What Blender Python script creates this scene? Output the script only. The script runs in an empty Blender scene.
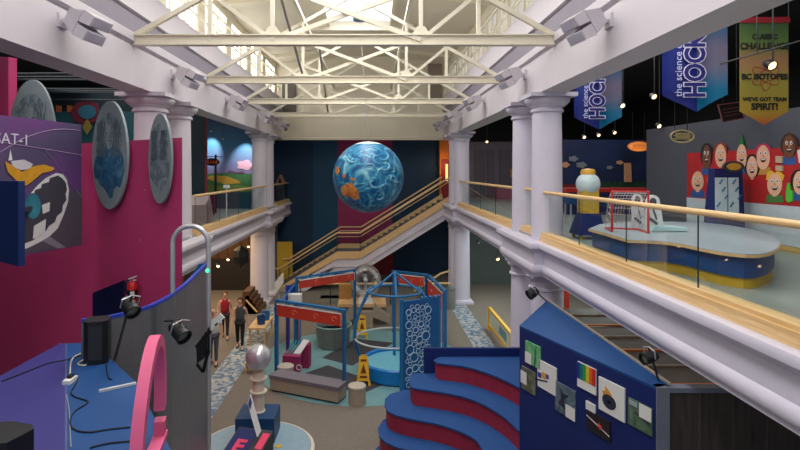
import bpy, bmesh, math, random
from mathutils import Vector, Matrix
random.seed(7)
PI = math.pi
R = math.radians
sc = bpy.context.scene
COL = sc.collection
VX, VY, F, H = 373.0, 171.0, 530.0, 6.05      # principal point (px), focal (px), eye height


def PX(px, Y): return (px - VX) / F * Y
def PZ(py, Y): return H + (VY - py) / F * Y
def P(px, py, Y): return Vector((PX(px, Y), Y, PZ(py, Y)))
def YF(py, z=0.0): return (H - z) * F / (py - VY)          # depth of a point at height z seen at row py
def G(px, py, z=0.0):
    Y = YF(py, z)
    return Vector((PX(px, Y), Y, z))


# ------------------------------------------------------------------ materials
MATS = {}
def mat(name, col, rough=0.6, metal=0.0, var=0.06, scale=6.0, bump=0.0, emit=None, es=0.0, spec=0.4, coat=0.0):
    if name in MATS: return MATS[name]
    m = bpy.data.materials.new(name); m.use_nodes = True
    nt = m.node_tree; b = nt.nodes['Principled BSDF']
    c = (col[0], col[1], col[2], 1)
    b.inputs['Base Color'].default_value = c
    b.inputs['Roughness'].default_value = rough
    b.inputs['Metallic'].default_value = metal
    b.inputs['Specular IOR Level'].default_value = spec
    b.inputs['Coat Weight'].default_value = coat
    tc = nt.nodes.new('ShaderNodeTexCoord')
    n = nt.nodes.new('ShaderNodeTexNoise'); n.inputs['Scale'].default_value = scale; n.inputs['Detail'].default_value = 4
    nt.links.new(tc.outputs['Object'], n.inputs['Vector'])
    if var > 0:
        mp = nt.nodes.new('ShaderNodeMapRange')
        mp.inputs['From Min'].default_value = 0.3; mp.inputs['From Max'].default_value = 0.7
        mp.inputs['To Min'].default_value = 1 - var; mp.inputs['To Max'].default_value = 1 + var
        nt.links.new(n.outputs['Fac'], mp.inputs['Value'])
        mx = nt.nodes.new('ShaderNodeVectorMath'); mx.operation = 'SCALE'
        mx.inputs[0].default_value = col[:3]
        nt.links.new(mp.outputs['Result'], mx.inputs['Scale'])
        nt.links.new(mx.outputs['Vector'], b.inputs['Base Color'])
    if bump > 0:
        bp = nt.nodes.new('ShaderNodeBump'); bp.inputs['Strength'].default_value = bump; bp.inputs['Distance'].default_value = 0.02
        nt.links.new(n.outputs['Fac'], bp.inputs['Height']); nt.links.new(bp.outputs['Normal'], b.inputs['Normal'])
    if emit:
        b.inputs['Emission Color'].default_value = (emit[0], emit[1], emit[2], 1)
        b.inputs['Emission Strength'].default_value = es
    MATS[name] = m
    return m


def srgb(r, g, b):
    f = lambda v: (v / 255 / 12.92) if v / 255 <= 0.04045 else ((v / 255 + 0.055) / 1.055) ** 2.4
    return (f(r), f(g), f(b))


def ramp_mat(name, stops, kind='noise', scale=3.0, distort=0.0, detail=4, rough=0.6, coord='Object', mapscale=(1, 1, 1), rot=(0, 0, 0), interp='LINEAR', loc=(0, 0, 0)):
    if name in MATS: return MATS[name]
    m = bpy.data.materials.new(name); m.use_nodes = True
    nt = m.node_tree; b = nt.nodes['Principled BSDF']; b.inputs['Roughness'].default_value = rough
    tc = nt.nodes.new('ShaderNodeTexCoord'); mp = nt.nodes.new('ShaderNodeMapping')
    mp.inputs['Scale'].default_value = mapscale; mp.inputs['Rotation'].default_value = rot; mp.inputs['Location'].default_value = loc
    nt.links.new(tc.outputs[coord], mp.inputs['Vector'])
    if kind == 'noise':
        t = nt.nodes.new('ShaderNodeTexNoise'); t.inputs['Scale'].default_value = scale; t.inputs['Detail'].default_value = detail
        t.inputs['Distortion'].default_value = distort; out = t.outputs['Fac']
    elif kind == 'voronoi':
        t = nt.nodes.new('ShaderNodeTexVoronoi'); t.inputs['Scale'].default_value = scale; out = t.outputs['Color']
    elif kind == 'wave':
        t = nt.nodes.new('ShaderNodeTexWave'); t.inputs['Scale'].default_value = scale; t.inputs['Distortion'].default_value = distort
        t.inputs['Detail'].default_value = detail; out = t.outputs['Fac']
    elif kind == 'grad':
        t = nt.nodes.new('ShaderNodeSeparateXYZ'); out = t.outputs['X']
    nt.links.new(mp.outputs['Vector'], t.inputs[0])
    r = nt.nodes.new('ShaderNodeValToRGB'); r.color_ramp.interpolation = interp
    el = r.color_ramp.elements
    while len(el) < len(stops): el.new(0.5)
    for e, (p, c) in zip(el, stops): e.position = p; e.color = (c[0], c[1], c[2], 1)
    nt.links.new(out, r.inputs['Fac']); nt.links.new(r.outputs['Color'], b.inputs['Base Color'])
    MATS[name] = m
    return m


def glass_mat(name, tint=(0.82, 0.93, 0.93), refl=0.10, rough=0.02):
    m = bpy.data.materials.new(name); m.use_nodes = True; nt = m.node_tree
    nt.nodes.remove(nt.nodes['Principled BSDF'])
    out = nt.nodes['Material Output']
    t = nt.nodes.new('ShaderNodeBsdfTransparent'); t.inputs['Color'].default_value = (*tint, 1)
    g = nt.nodes.new('ShaderNodeBsdfGlossy'); g.inputs['Roughness'].default_value = rough; g.inputs['Color'].default_value = (1, 1, 1, 1)
    lw = nt.nodes.new('ShaderNodeFresnel'); lw.inputs['IOR'].default_value = 1.45
    mth = nt.nodes.new('ShaderNodeMath'); mth.operation = 'MULTIPLY'; mth.inputs[1].default_value = refl * 10
    nt.links.new(lw.outputs['Fac'], mth.inputs[0])
    mx = nt.nodes.new('ShaderNodeMixShader')
    nt.links.new(mth.outputs[0], mx.inputs[0]); nt.links.new(t.outputs[0], mx.inputs[1]); nt.links.new(g.outputs[0], mx.inputs[2])
    nt.links.new(mx.outputs[0], out.inputs['Surface'])
    MATS[name] = m
    return m


def emit_mat(name, col, s):
    m = bpy.data.materials.new(name); m.use_nodes = True; nt = m.node_tree
    nt.nodes.remove(nt.nodes['Principled BSDF'])
    e = nt.nodes.new('ShaderNodeEmission'); e.inputs['Color'].default_value = (*col, 1); e.inputs['Strength'].default_value = s
    nt.links.new(e.outputs[0], nt.nodes['Material Output'].inputs['Surface'])
    MATS[name] = m
    return m


# ------------------------------------------------------------------ mesh builder
class MB:
    def __init__(s): s.bm = bmesh.new(); s.mi = 0
    def m(s, i): s.mi = i; return s
    def face(s, vs):
        try:
            f = s.bm.faces.new(vs); f.material_index = s.mi; return f
        except ValueError: return None
    def poly(s, pts): return s.face([s.bm.verts.new(p) for p in pts])
    def box(s, x0, x1, y0, y1, z0, z1):
        return s.hexa([(x0, y0, z0), (x1, y0, z0), (x1, y1, z0), (x0, y1, z0)], [(x0, y0, z1), (x1, y0, z1), (x1, y1, z1), (x0, y1, z1)])
    def hexa(s, a, b):
        A = [s.bm.verts.new(p) for p in a]; B = [s.bm.verts.new(p) for p in b]; n = len(A)
        s.face(A[::-1]); s.face(B)
        for i in range(n): s.face([A[i], A[(i + 1) % n], B[(i + 1) % n], B[i]])
        return s
    def prism(s, poly, z0, z1): return s.hexa([(p[0], p[1], z0) for p in poly], [(p[0], p[1], z1) for p in poly])
    def slab(s, pts, v):
        v = Vector(v); return s.hexa([Vector(p) for p in pts], [Vector(p) + v for p in pts])
    def bar(s, p0, p1, w, h, up=(0, 0, 1)):
        p0 = Vector(p0); p1 = Vector(p1); d = (p1 - p0).normalized(); up = Vector(up)
        if abs(d.dot(up)) > 0.98: up = Vector((0, 1, 0))
        x = d.cross(up).normalized() * (w / 2); y = x.cross(d).normalized() * (h / 2)
        return s.hexa([p0 - x - y, p0 + x - y, p0 + x + y, p0 - x + y], [p1 - x - y, p1 + x - y, p1 + x + y, p1 - x + y])
    def tube(s, pts, r, seg=8, closed=False, cap=True):
        pts = [Vector(p) for p in pts]; n = len(pts); rings = []
        rad = r if isinstance(r, (list, tuple)) else [r] * n
        prev = None
        for i, p in enumerate(pts):
            if closed: d = pts[(i + 1) % n] - pts[i - 1]
            else: d = pts[min(i + 1, n - 1)] - pts[max(i - 1, 0)]
            d.normalize()
            if prev is None:
                a = Vector((0, 0, 1)) if abs(d.z) < 0.9 else Vector((1, 0, 0))
                x = d.cross(a).normalized()
            else:
                x = (prev - d * prev.dot(d)).normalized()
            prev = x; y = d.cross(x)
            rings.append([s.bm.verts.new(p + (x * math.cos(t) + y * math.sin(t)) * rad[i]) for t in [2 * PI * k / seg for k in range(seg)]])
        for i in range(n if closed else n - 1):
            A, B = rings[i], rings[(i + 1) % n]
            for k in range(seg): s.face([A[k], A[(k + 1) % seg], B[(k + 1) % seg], B[k]])
        if cap and not closed: s.face(rings[0][::-1]); s.face(rings[-1])
        return s
    def lathe(s, prof, c=(0, 0, 0), seg=32, M=None):
        c = Vector(c); rings = []
        for (r, z) in prof:
            ring = []
            for k in range(seg):
                t = 2 * PI * k / seg; v = Vector((max(r, 1e-4) * math.cos(t), max(r, 1e-4) * math.sin(t), z))
                ring.append(s.bm.verts.new(c + (M @ v if M else v)))
            rings.append(ring)
        for A, B in zip(rings, rings[1:]):
            for k in range(seg): s.face([A[k], A[(k + 1) % seg], B[(k + 1) % seg], B[k]])
        s.face(rings[0][::-1]); s.face(rings[-1])
        return s
    def cyl(s, c, r, z0, z1, seg=24, r2=None): return s.lathe([(r, z0), (r if r2 is None else r2, z1)], (c[0], c[1], 0), seg)
    def sphere(s, c, r, seg=24, sx=1, sy=1, sz=1):
        n = seg // 2
        prof = [(math.sin(PI * i / n) * r, -math.cos(PI * i / n) * r) for i in range(n + 1)]
        M = Matrix.Diagonal((sx, sy, sz))
        return s.lathe(prof, c, seg, M)
    def sweep(s, path, prof, side=1):
        pts = [Vector(p) for p in path]; n = len(pts); rings = []
        nr = []
        for a, b in zip(pts, pts[1:]):
            d = (b - a).normalized(); nr.append(Vector((-d.y, d.x)) * side)
        for i, p in enumerate(pts):
            if i == 0: o = nr[0]
            elif i == n - 1: o = nr[-1]
            else:
                o = nr[i - 1] + nr[i]; o = o / max(o.dot(nr[i]), 0.2)
            rings.append([s.bm.verts.new((p.x + o.x * d, p.y + o.y * d, z)) for d, z in prof])
        k = len(prof)
        for A, B in zip(rings, rings[1:]):
            for j in range(k): s.face([A[j], A[(j + 1) % k], B[(j + 1) % k], B[j]])
        s.face(rings[0]); s.face(rings[-1][::-1])
        return s
    def text(s, body, size, M, ext=0.004, align='CENTER', bold=0.0):
        cu = bpy.data.curves.new('t', 'FONT'); cu.body = body; cu.size = size; cu.align_x = align; cu.align_y = 'CENTER'
        cu.extrude = ext; cu.offset = bold; cu.resolution_u = 3
        o = bpy.data.objects.new('t', cu); COL.objects.link(o)
        dg = bpy.context.evaluated_depsgraph_get(); me = bpy.data.meshes.new_from_object(o.evaluated_get(dg))
        vs = [s.bm.verts.new(M @ v.co) for v in me.vertices]
        for p in me.polygons: s.face([vs[i] for i in p.vertices])
        bpy.data.objects.remove(o); bpy.data.curves.remove(cu); bpy.data.meshes.remove(me)
        return s
    def xf(s, M):
        bmesh.ops.transform(s.bm, matrix=M, verts=s.bm.verts); return s
    def bevel(s, w, seg=2):
        es = [e for e in s.bm.edges if len(e.link_faces) == 2 and e.calc_face_angle(0) > 0.6]
        bmesh.ops.bevel(s.bm, geom=es, offset=w, segments=seg, affect='EDGES', profile=0.5); return s
    def build(s, name, mats, parent=None, smooth=True, ang=40):
        bm = s.bm
        bmesh.ops.recalc_face_normals(bm, faces=bm.faces[:])
        if parent is None:
            xs = [v.co for v in bm.verts]
            o0 = Vector(((min(v.x for v in xs) + max(v.x for v in xs)) / 2, (min(v.y for v in xs) + max(v.y for v in xs)) / 2, min(v.z for v in xs)))
        else: o0 = LOC[parent.name]
        bmesh.ops.translate(bm, verts=bm.verts, vec=-o0)
        me = bpy.data.meshes.new(name); bm.to_mesh(me); bm.free()
        for m in (mats if isinstance(mats, (list, tuple)) else [mats]): me.materials.append(m)
        if smooth:
            for p in me.polygons: p.use_smooth = True
            me.set_sharp_from_angle(angle=R(ang))
        o = bpy.data.objects.new(name, me); COL.objects.link(o)
        if parent is None: o.location = o0
        else: o.parent = parent
        LOC[o.name] = o0
        return o


LOC = {}
def thing(name, label, cat, loc, group=None):
    o = bpy.data.objects.new(name, None); COL.objects.link(o); o.location = loc; o.empty_display_size = 0.1
    o['label'] = label; o['category'] = cat; o['kind'] = 'thing'
    if group: o['group'] = group
    LOC[o.name] = Vector(loc)
    return o
def tag(o, label, cat, group=None):
    o['label'] = label; o['category'] = cat; o['kind'] = 'thing'
    if group: o['group'] = group
    return o
def struct(o): o['kind'] = 'structure'; return o


# ------------------------------------------------------------------ palette
WHITE = mat('painted_plaster_white', srgb(206, 200, 208), 0.55, var=0.03, scale=1.5)
LILAC = mat('lilac_column_paint', srgb(204, 200, 216), 0.45, var=0.03, scale=2)
CREAM = mat('cream_wall_paint', srgb(226, 219, 200), 0.6, var=0.03, scale=1.2)
STEEL = mat('cream_steel_paint', srgb(226, 220, 200), 0.45, var=0.03, scale=3)
SOFF = mat('grey_lilac_soffit', srgb(156, 148, 158), 0.6, var=0.03)
WOOD = ramp_mat('pale_maple', [(0.3, srgb(205, 165, 110)), (0.7, srgb(226, 192, 140))], 'noise', 3, 0.6, mapscale=(3, 3, 14), rough=0.4)
WOODY = ramp_mat('pale_maple_long', [(0.3, srgb(208, 168, 112)), (0.7, srgb(228, 196, 144))], 'noise', 3, 0.4, mapscale=(12, 0.6, 12), rough=0.4)
GLASS = glass_mat('clear_glass', (0.95, 0.98, 0.98), 0.016)
GEDGE = mat('dark_glass_edge', srgb(25, 45, 50), 0.3)
NAVY = mat('navy_wall_paint', srgb(14, 50, 80), 0.6, var=0.08, scale=1.2)
TEALN = mat('teal_navy_paint', srgb(18, 72, 102), 0.6, var=0.08, scale=1)
MAG = mat('magenta_wall_paint', srgb(146, 40, 88), 0.6, var=0.05, scale=1)
PINK = mat('hot_pink_panel', srgb(192, 60, 112), 0.55, var=0.05, scale=1.2)
RED = mat('red_panel', srgb(188, 58, 42), 0.5, var=0.06)
MAROON = mat('crimson_riser', srgb(150, 40, 60), 0.6, var=0.06)
DKRED = mat('dark_red_paint', srgb(132, 26, 38), 0.6)
BLUE = mat('blue_booth_paint', srgb(20, 68, 124), 0.5, var=0.08, scale=2)
BLUEN = mat('deep_blue_panel', srgb(14, 34, 96), 0.5, var=0.05, scale=2)
BLUEC = mat('blue_tread_carpet', srgb(24, 68, 126), 0.85, var=0.12, scale=30, bump=0.2)
PURB = mat('violet_blue_board', srgb(52, 48, 116), 0.5, var=0.06, scale=1.5)
PIPEB = mat('blue_powder_coat', srgb(30, 104, 156), 0.4, var=0.04)
TEAL = mat('teal_vinyl', srgb(106, 146, 150), 0.5, var=0.08, scale=2)
BLACK = mat('black_plastic', srgb(24, 26, 28), 0.45, var=0.1)
DARK = mat('dark_ceiling_paint', srgb(16, 18, 22), 0.8, var=0.2)
DGREY = mat('charcoal_board', srgb(56, 56, 60), 0.7, var=0.1)
GREYP = mat('grey_curved_laminate', srgb(98, 98, 102), 0.35, var=0.06, scale=1.2)
GREYW = mat('slate_grey_wall', srgb(74, 78, 90), 0.6, var=0.05)
GREYT = mat('pale_grey_laminate', srgb(158, 172, 182), 0.35, var=0.04)
CHROME = mat('brushed_steel', srgb(196, 196, 200), 0.3, 0.6, var=0.05)
YEL = mat('yellow_plastic', srgb(226, 176, 40), 0.45)
YELB = mat('yellow_board', srgb(196, 160, 50), 0.5)
ORNG = mat('orange_paint', srgb(218, 120, 40), 0.5)
TAN = mat('tan_laminate', srgb(160, 146, 128), 0.6, var=0.06, scale=10)
CREAMP = mat('cream_plastic', srgb(214, 204, 184), 0.4)
PAPER = mat('white_card', srgb(215, 216, 214), 0.6, var=0.02)
BROWN = ramp_mat('dark_brown_planks', [(0.35, srgb(44, 38, 36)), (0.65, srgb(70, 60, 54))], 'noise', 2, 0.3, mapscale=(6, 6, 0.6))
SKIN = mat('skin_tone', srgb(214, 160, 132), 0.55, var=0.03)
GREEN = mat('leaf_green_paint', srgb(60, 120, 60), 0.6, var=0.1)
GOLD = mat('gold_paint', srgb(206, 160, 60), 0.4)
BULB = emit_mat('warm_bulb', (1.0, 0.66, 0.32), 4.0)
SKYL = emit_mat('skylight_daylight', (0.96, 0.97, 1.0), 1.6)
WINR = emit_mat('clerestory_daylight_shade', (1.0, 0.95, .86), 0.62)
WIND = emit_mat('clerestory_daylight', (1.0, 0.97, .92), 4.4)

# ------------------------------------------------------------------ camera
cam = bpy.data.cameras.new('camera'); co = bpy.data.objects.new('camera', cam); COL.objects.link(co)
co.location = (0, 0, H); co.rotation_euler = (PI / 2, 0, 0)
cam.sensor_width = 36; cam.lens = 36 * F / 800
cam.shift_x = (400 - VX) / 800; cam.shift_y = (VY - 225) / 800
cam.clip_start = 0.05; cam.clip_end = 200
sc.camera = co

# ------------------------------------------------------------------ room shell
XR, XL = 3.8, -4.85            # lower gallery faces
UL, UR = -5.0, 3.8             # upper entablature faces
ZB = 7.84                      # beam soffit
b = MB(); b.box(-14, 14, -3, 34, -0.2, 0)
struct(b.build('floor', ramp_mat('taupe_carpet', [(0.3, srgb(108, 101, 92)), (0.7, srgb(120, 112, 102))], 'noise', 22, 0, 3, rough=0.95)))
# upper floors
GF = mat('sage_gallery_vinyl', srgb(140, 152, 148), 0.28, var=0.12, scale=0.6)
b = MB(); b.box(3.85, 14, -3, 34, 4.1, 4.5); struct(b.build('floor_right_gallery', GF))
b = MB(); b.box(-14, -4.9, 12.1, 34, 3.9, 4.3); struct(b.build('floor_left_gallery', GF))
b = MB(); b.box(3.85, 14, -3, 34, 3.78, 3.9); struct(b.build('ceiling_right_arcade', DARK))
b = MB(); b.box(-14, -4.9, 12.1, 34, 3.6, 3.7); struct(b.build('ceiling_left_arcade', DARK))
b = MB(); b.box(4.3, 14, -3, 34, 9.6, 9.7); struct(b.build('ceiling_right_gallery', DARK))
b = MB(); b.box(-14, -5.5, -3, 34, 9.2, 9.3); struct(b.build('ceiling_left_gallery', DARK))
# outer walls
b = MB(); b.box(14, 14.2, -3, 34, 0, 9.7); struct(b.build('wall_right', DARK))
b = MB(); b.box(-14.2, -14, -3, 34, 0, 9.7); struct(b.build('wall_left', mat('umber_wall', srgb(70, 52, 44), 0.8)))
# back wall in painted bands
b = MB()
YB = 31.0
edges = [(-14, PX(250, YB), 1), (PX(250, YB), PX(313, YB), 0), (PX(313, YB), PX(338, YB), 1), (PX(338, YB), PX(392, YB), 2), (PX(392, YB), 4.6, 0), (4.6, 14, 3)]
for x0, x1, k in edges: b.m(k).box(x0, x1, YB, YB + 0.2, 0, 9.7)
struct(b.build('wall_back', [NAVY, TEALN, MAG, DARK]))
b = MB(); b.box(4.7, 13.9, 30.9, 31.0, 4.5, 7.75); struct(b.build('wall_far_gallery', mat('dim_mauve_grey', srgb(120, 114, 126), 0.7)))
b = MB(); b.box(PX(375, YB), PX(393, YB), YB - 0.06, YB, 0, 1.9); struct(b.build('trim_1', DKRED))
b = MB(); b.box(PX(278, 30), PX(293, 30), 29.7, 29.9, 0.0, PZ(242, 29.7)); struct(b.build('wall_yellow_return', YELB))
b = MB(); b.box(PX(258, 30), PX(278, 30), 29.7, 29.9, 0.0, 3.6); struct(b.build('wall_grey_return', GREYW))
# nave gable wall (cream) with cornice
b = MB(); b.box(-5.6, 4.5, 29.0, 29.3, 7.75, 13.5); b.sweep([(4.0, 29.0), (-5.2, 29.0)], [(0, 7.75), (.05, 7.75), (.05, 7.86), (0, 7.9)], 1)
struct(b.build('wall_gable', CREAM))
# lower fascias
prof = [(-0.5, 4.44), (0.11, 4.44), (0.13, 4.40), (0.12, 4.33), (0.03, 4.25), (0.0, 4.22), (0.0, 3.95), (0.05, 3.90), (0.06, 3.82), (0.03, 3.76), (0.0, 3.72), (0.0, 3.69), (-0.5, 3.69)]
b = MB(); b.sweep([(XR, -2.5), (XR, 11.85), (XR - .2, 11.85), (XR - .2, 14.8), (XR, 14.8), (XR, 23.85), (XR - .2, 23.85), (XR - .2, 26.7), (XR, 26.7), (XR, 31)], prof, 1)
struct(b.build('trim_2', LILAC))
pl = [(d, z - .2) for d, z in prof]
b = MB(); b.sweep([(XL, 11.9), (XL + .22, 11.9), (XL + .22, 14.8), (XL, 14.8), (XL, 23.85), (XL + .25, 23.85), (XL + .25, 27), (XL, 27), (XL, 31)], pl, -1)
struct(b.build('trim_3', WHITE))
# upper entablatures
def upper(side, X, name, Y0, Y1):
    pr = [(-0.6, ZB), (-0.03, ZB), (0, ZB), (0, 8.66), (-0.05, 8.66), (-0.05, 8.73), (0.04, 8.75), (0.04, 8.92), (0.0, 8.95), (-0.02, 9.36), (0.05, 9.38), (0.05, 9.86), (0.1, 9.95), (-0.6, 9.95)]
    b = MB(); b.sweep([(X, Y0), (X, Y1)], pr, side)
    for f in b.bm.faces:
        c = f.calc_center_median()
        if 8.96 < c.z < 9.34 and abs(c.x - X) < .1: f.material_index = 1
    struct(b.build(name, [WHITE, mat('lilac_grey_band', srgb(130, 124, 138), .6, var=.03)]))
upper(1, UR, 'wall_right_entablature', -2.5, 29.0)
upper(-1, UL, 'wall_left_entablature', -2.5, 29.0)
# clerestory walls and windows
def clerestory(side, X, n0, name):
    b = MB(); s = side
    xa, xb = sorted((X, X + s * 0.25))
    b.box(xa, xb, -2.5, 29, 9.95, 10.2); b.box(xa, xb, -2.5, 29, 11.6, 12.0)
    ys = [-2.5 + k * 3.15 for k in range(11)]
    for y in ys: b.box(xa, xb, max(y - .35, -2.5), min(y + .35, 29), 10.2, 11.6)
    struct(b.build(name, CREAM))
    for k, (y0, y1) in enumerate(zip(ys, ys[1:])):
        w = MB(); w.m(0).box(X + s * .08, X + s * .12, y0 + .35, min(y1 - .35, 28.9), 10.2, 11.6)
        o = struct(w.build('window_%d' % (n0 + k), WIND if s < 0 else WINR))
        w = MB()
        for q in range(1, 3):
            y = y0 + .35 + (y1 - y0 - .7) * q / 3; w.box(X - s * .01, X + s * .07, y - .03, y + .03, 10.2, 11.6)
        w.box(X - s * .01, X + s * .07, y0 + .35, y1 - .35, 10.88, 10.94)
        w.build('window_frame', STEEL, o)
clerestory(1, 4.1, 1, 'wall_right_clerestory')
clerestory(-1, -5.3, 11, 'wall_left_clerestory')
# roof
SX0, SX1, SYE = -1.8, 0.7, 22.2
b = MB()
for (x0, z0, x1, z1) in ((4.6, 11.9, SX1, 12.3), (SX0, 12.3, -5.7, 11.9)):
    b.slab([(x0, -2.5, z0), (x1, -2.5, z1), (x1, 29.3, z1), (x0, 29.3, z0)], (0, 0, 0.12))
b.box(SX0, SX1, SYE, 29.3, 12.3, 12.42)
for y in (4.5, 8.2, 13.4, 18.4, 23.4, 27):
    for (x0, z0, x1, z1) in ((4.3, 11.93, SX1, 12.3), (SX0, 12.3, -5.4, 11.93)):
        b.bar((x0, y, z0 - .08), (x1, y, z1 - .08), 0.1, 0.16)
b.box(SX0 - .12, SX0, -2.5, SYE, 12.1, 12.35); b.box(SX1, SX1 + .12, -2.5, SYE, 12.1, 12.35); b.box(SX0 - 1.0, SX1 + 1.0, SYE, SYE + .25, 11.95, 12.3)
struct(b.build('ceiling', CREAM))
b = MB(); b.box(SX0, SX1, -2.5, SYE, 12.35, 12.39); o = struct(b.build('window_21', SKYL))
w = MB()
for y in (1, 6, 11, 16): w.box(SX0, SX1, y - .04, y + .04, 12.27, 12.35)
w.build('window_frame', STEEL, o)

# ------------------------------------------------------------------ lighting
def area(name, loc, rot, sx, sy, e, col=(1, 1, 1)):
    l = bpy.data.lights.new(name, 'AREA'); l.shape = 'RECTANGLE'; l.size = sx; l.size_y = sy; l.energy = e; l.color = col
    o = bpy.data.objects.new(name, l); COL.objects.link(o); o.location = loc; o.rotation_euler = rot
    return o
def spot(name, loc, tgt, e, ang=60, col=(1, .85, .65), r=0.06, blend=.6):
    l = bpy.data.lights.new(name, 'SPOT'); l.energy = e; l.color = col; l.spot_size = R(ang); l.spot_blend = blend; l.shadow_soft_size = r
    o = bpy.data.objects.new(name, l); COL.objects.link(o); o.location = loc
    o.rotation_euler = (Vector(tgt) - Vector(loc)).to_track_quat('-Z', 'Y').to_euler()
def point(name, loc, e, col=(1, .85, .65), r=0.1):
    l = bpy.data.lights.new(name, 'POINT'); l.energy = e; l.color = col; l.shadow_soft_size = r
    o = bpy.data.objects.new(name, l); COL.objects.link(o); o.location = loc
area('skylight_daylight', ((SX0 + SX1) / 2, 9.8, 12.25), (0, 0, 0), 2.4, 23.5, 1250, (1.0, .97, .93))
w = bpy.data.worlds.new('world'); sc.world = w; w.use_nodes = True
w.node_tree.nodes['Background'].inputs['Color'].default_value = (0.82, 0.86, 1.0, 1)
w.node_tree.nodes['Background'].inputs['Strength'].default_value = 0.48

# ------------------------------------------------------------------ columns
def column(x, y, z0, z1, r, label, group, m, upperc=True):
    t = thing('column', label, 'column', (x, y, z0), group)
    b = MB(); b.lathe([(r * 1.02, z0 + (0.0 if upperc else .16)), (r, z0 + .3), (r * .97, z0 + (z1 - z0) * .5), (r * .93, z1 - .42)], (x, y, 0), 40); b.build('shaft', m, t)
    if upperc:
        b = MB(); b.lathe([(r * .93, z1 - .42), (r * 1.05, z1 - .41), (r * 1.07, z1 - .38), (r * 1.05, z1 - .355), (r * .98, z1 - .35), (r * .98, z1 - .30), (r * 1.12, z1 - .29), (r * 1.14, z1 - .265), (r * 1.3, z1 - .23), (r * 1.44, z1 - .17), (r * 1.46, z1 - .12), (r * 1.4, z1 - .09)], (x, y, 0), 40)
        b.box(x - r * 1.5, x + r * 1.5, y - r * 1.5, y + r * 1.5, z1 - .09, z1)
        b.build('capital', m, t)
    else:
        b = MB(); b.lathe([(r * .93, z1 - .42), (r * 1.05, z1 - .4), (r * 1.05, z1 - .36), (r * .97, z1 - .34), (r * .97, z1 - .2), (r * 1.15, z1 - .15), (r * 1.2, z1 - .1)], (x, y, 0), 40)
        b.box(x - r * 1.12, x + r * 1.12, y - r * 1.12, y + r * 1.12, z1 - .1, z1); b.build('capital', m, t)
        b = MB(); b.box(x - r * 1.25, x + r * 1.25, y - r * 1.25, y + r * 1.25, z0, z0 + .1); b.lathe([(r * 1.18, z0 + .1), (r * 1.18, z0 + .14), (r * 1.02, z0 + .17)], (x, y, 0), 40)
        b.build('plinth', m, t)
CR, CL = 4.1, -5.25
pos = {'near right': (CR, 12.5), 'nearR2': (CR, 14.25)}
column(CR, 12.5, 4.44, ZB, .355, 'white round column nearest the camera on right balcony, beside glass balustrade', 'gallery columns', LILAC)
column(CR, 14.25, 4.44, ZB, .355, 'white round column just behind the nearest right balcony column', 'gallery columns', LILAC)
column(CR, 24.5, 4.44, ZB, .355, 'white column at top of the staircase on right balcony, front of its pair', 'gallery columns', LILAC)
column(CR, 26.2, 4.44, ZB, .355, 'white column at top of the staircase on right balcony, rear of its pair', 'gallery columns', LILAC)
column(CL, 12.5, 4.24, ZB, .38, 'white column rising behind pink wall between two oval portraits', 'gallery columns', WHITE)
column(CL, 14.25, 4.24, ZB, .36, 'white column standing just past the right end of pink wall', 'gallery columns', WHITE)
column(CL, 24.5, 4.24, ZB, .355, 'white column at far end of left balcony, front of its pair', 'gallery columns', WHITE)
column(CL, 26.2, 4.24, ZB, .355, 'white column at far end of left balcony, rear of its pair', 'gallery columns', WHITE)
column(CR, 12.5, 0, 3.69, .4, 'lower white column rising behind the blue triangular booth', 'ground floor columns', LILAC, False)
column(CR, 14.25, 0, 3.69, .4, 'lower white column beside yellow framed barrier, left of blue booth', 'ground floor columns', LILAC, False)
column(CR, 24.5, 0, 3.69, .38, 'lower column under the stair top beside grey litter bin, front of pair', 'ground floor columns', LILAC, False)
column(CR, 26.2, 0, 3.69, .38, 'lower column under the stair top beside grey litter bin, rear of pair', 'ground floor columns', LILAC, False)
column(CL, 24.5, 0, 3.49, .42, 'lower column under far left balcony behind the walkers, front of pair', 'ground floor columns', WHITE, False)
column(CL, 26.2, 0, 3.49, .42, 'lower column under far left balcony behind the walkers, rear of pair', 'ground floor columns', WHITE, False)

# ------------------------------------------------------------------ roof trusses
def truss(Y, label):
    zc = 8.78; t = thing('roof_truss', label, 'roof truss', (-0.6, Y, zc), 'roof trusses')
    x0, x1, xm = UL + .02, UR - .02, -0.6
    b = MB(); b.box(x0, x1, Y - .02, Y + .02, zc - .1, zc + .1); b.box(x0, x1, Y - .09, Y + .09, zc - .11, zc - .09); b.box(x0, x1, Y - .09, Y + .09, zc + .09, zc + .11)
    b.build('bottom_chord', STEEL, t, False)
    sl = 0.56
    zt = lambda x: zc + .1 + (min(x - x0, x1 - x)) * sl
    for xa in (x0, x1):
        b = MB(); b.bar((xa, Y, zc + .1), (xm, Y, zt(xm)), .1, .1); b.build('rafter', STEEL, t, False)
    A, B = -2.1, 1.0
    for xa, xe in ((A, 1.6), (B, -2.7)):
        b = MB(); ze = zc + abs(xe - xa) * .42
        b.bar((xa, Y + (.03 if xa == A else -.03), zc), (xe, Y + (.03 if xa == A else -.03), min(ze, zt(xe))), .07, .09); b.build('cross_brace', STEEL, t, False)
    for xa, xe in ((A, -3.4), (B, 2.2)):
        b = MB(); b.bar((xa, Y, zc), (xe, Y, zt(xe)), .07, .08); b.build('diagonal', STEEL, t, False)
    for x in (-3.4, A, B, 2.2):
        b = MB(); b.bar((x, Y, zc), (x, Y, zt(x)), .08, .08); b.build('post', STEEL, t, False)
    for x in (A, B):
        b = MB(); b.slab([(x - .2, Y - .045, zc + .1), (x + .2, Y - .045, zc + .1), (x + .08, Y - .045, zc + .28), (x - .08, Y - .045, zc + .28)], (0, .02, 0)); b.build('gusset', STEEL, t, False)
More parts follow.
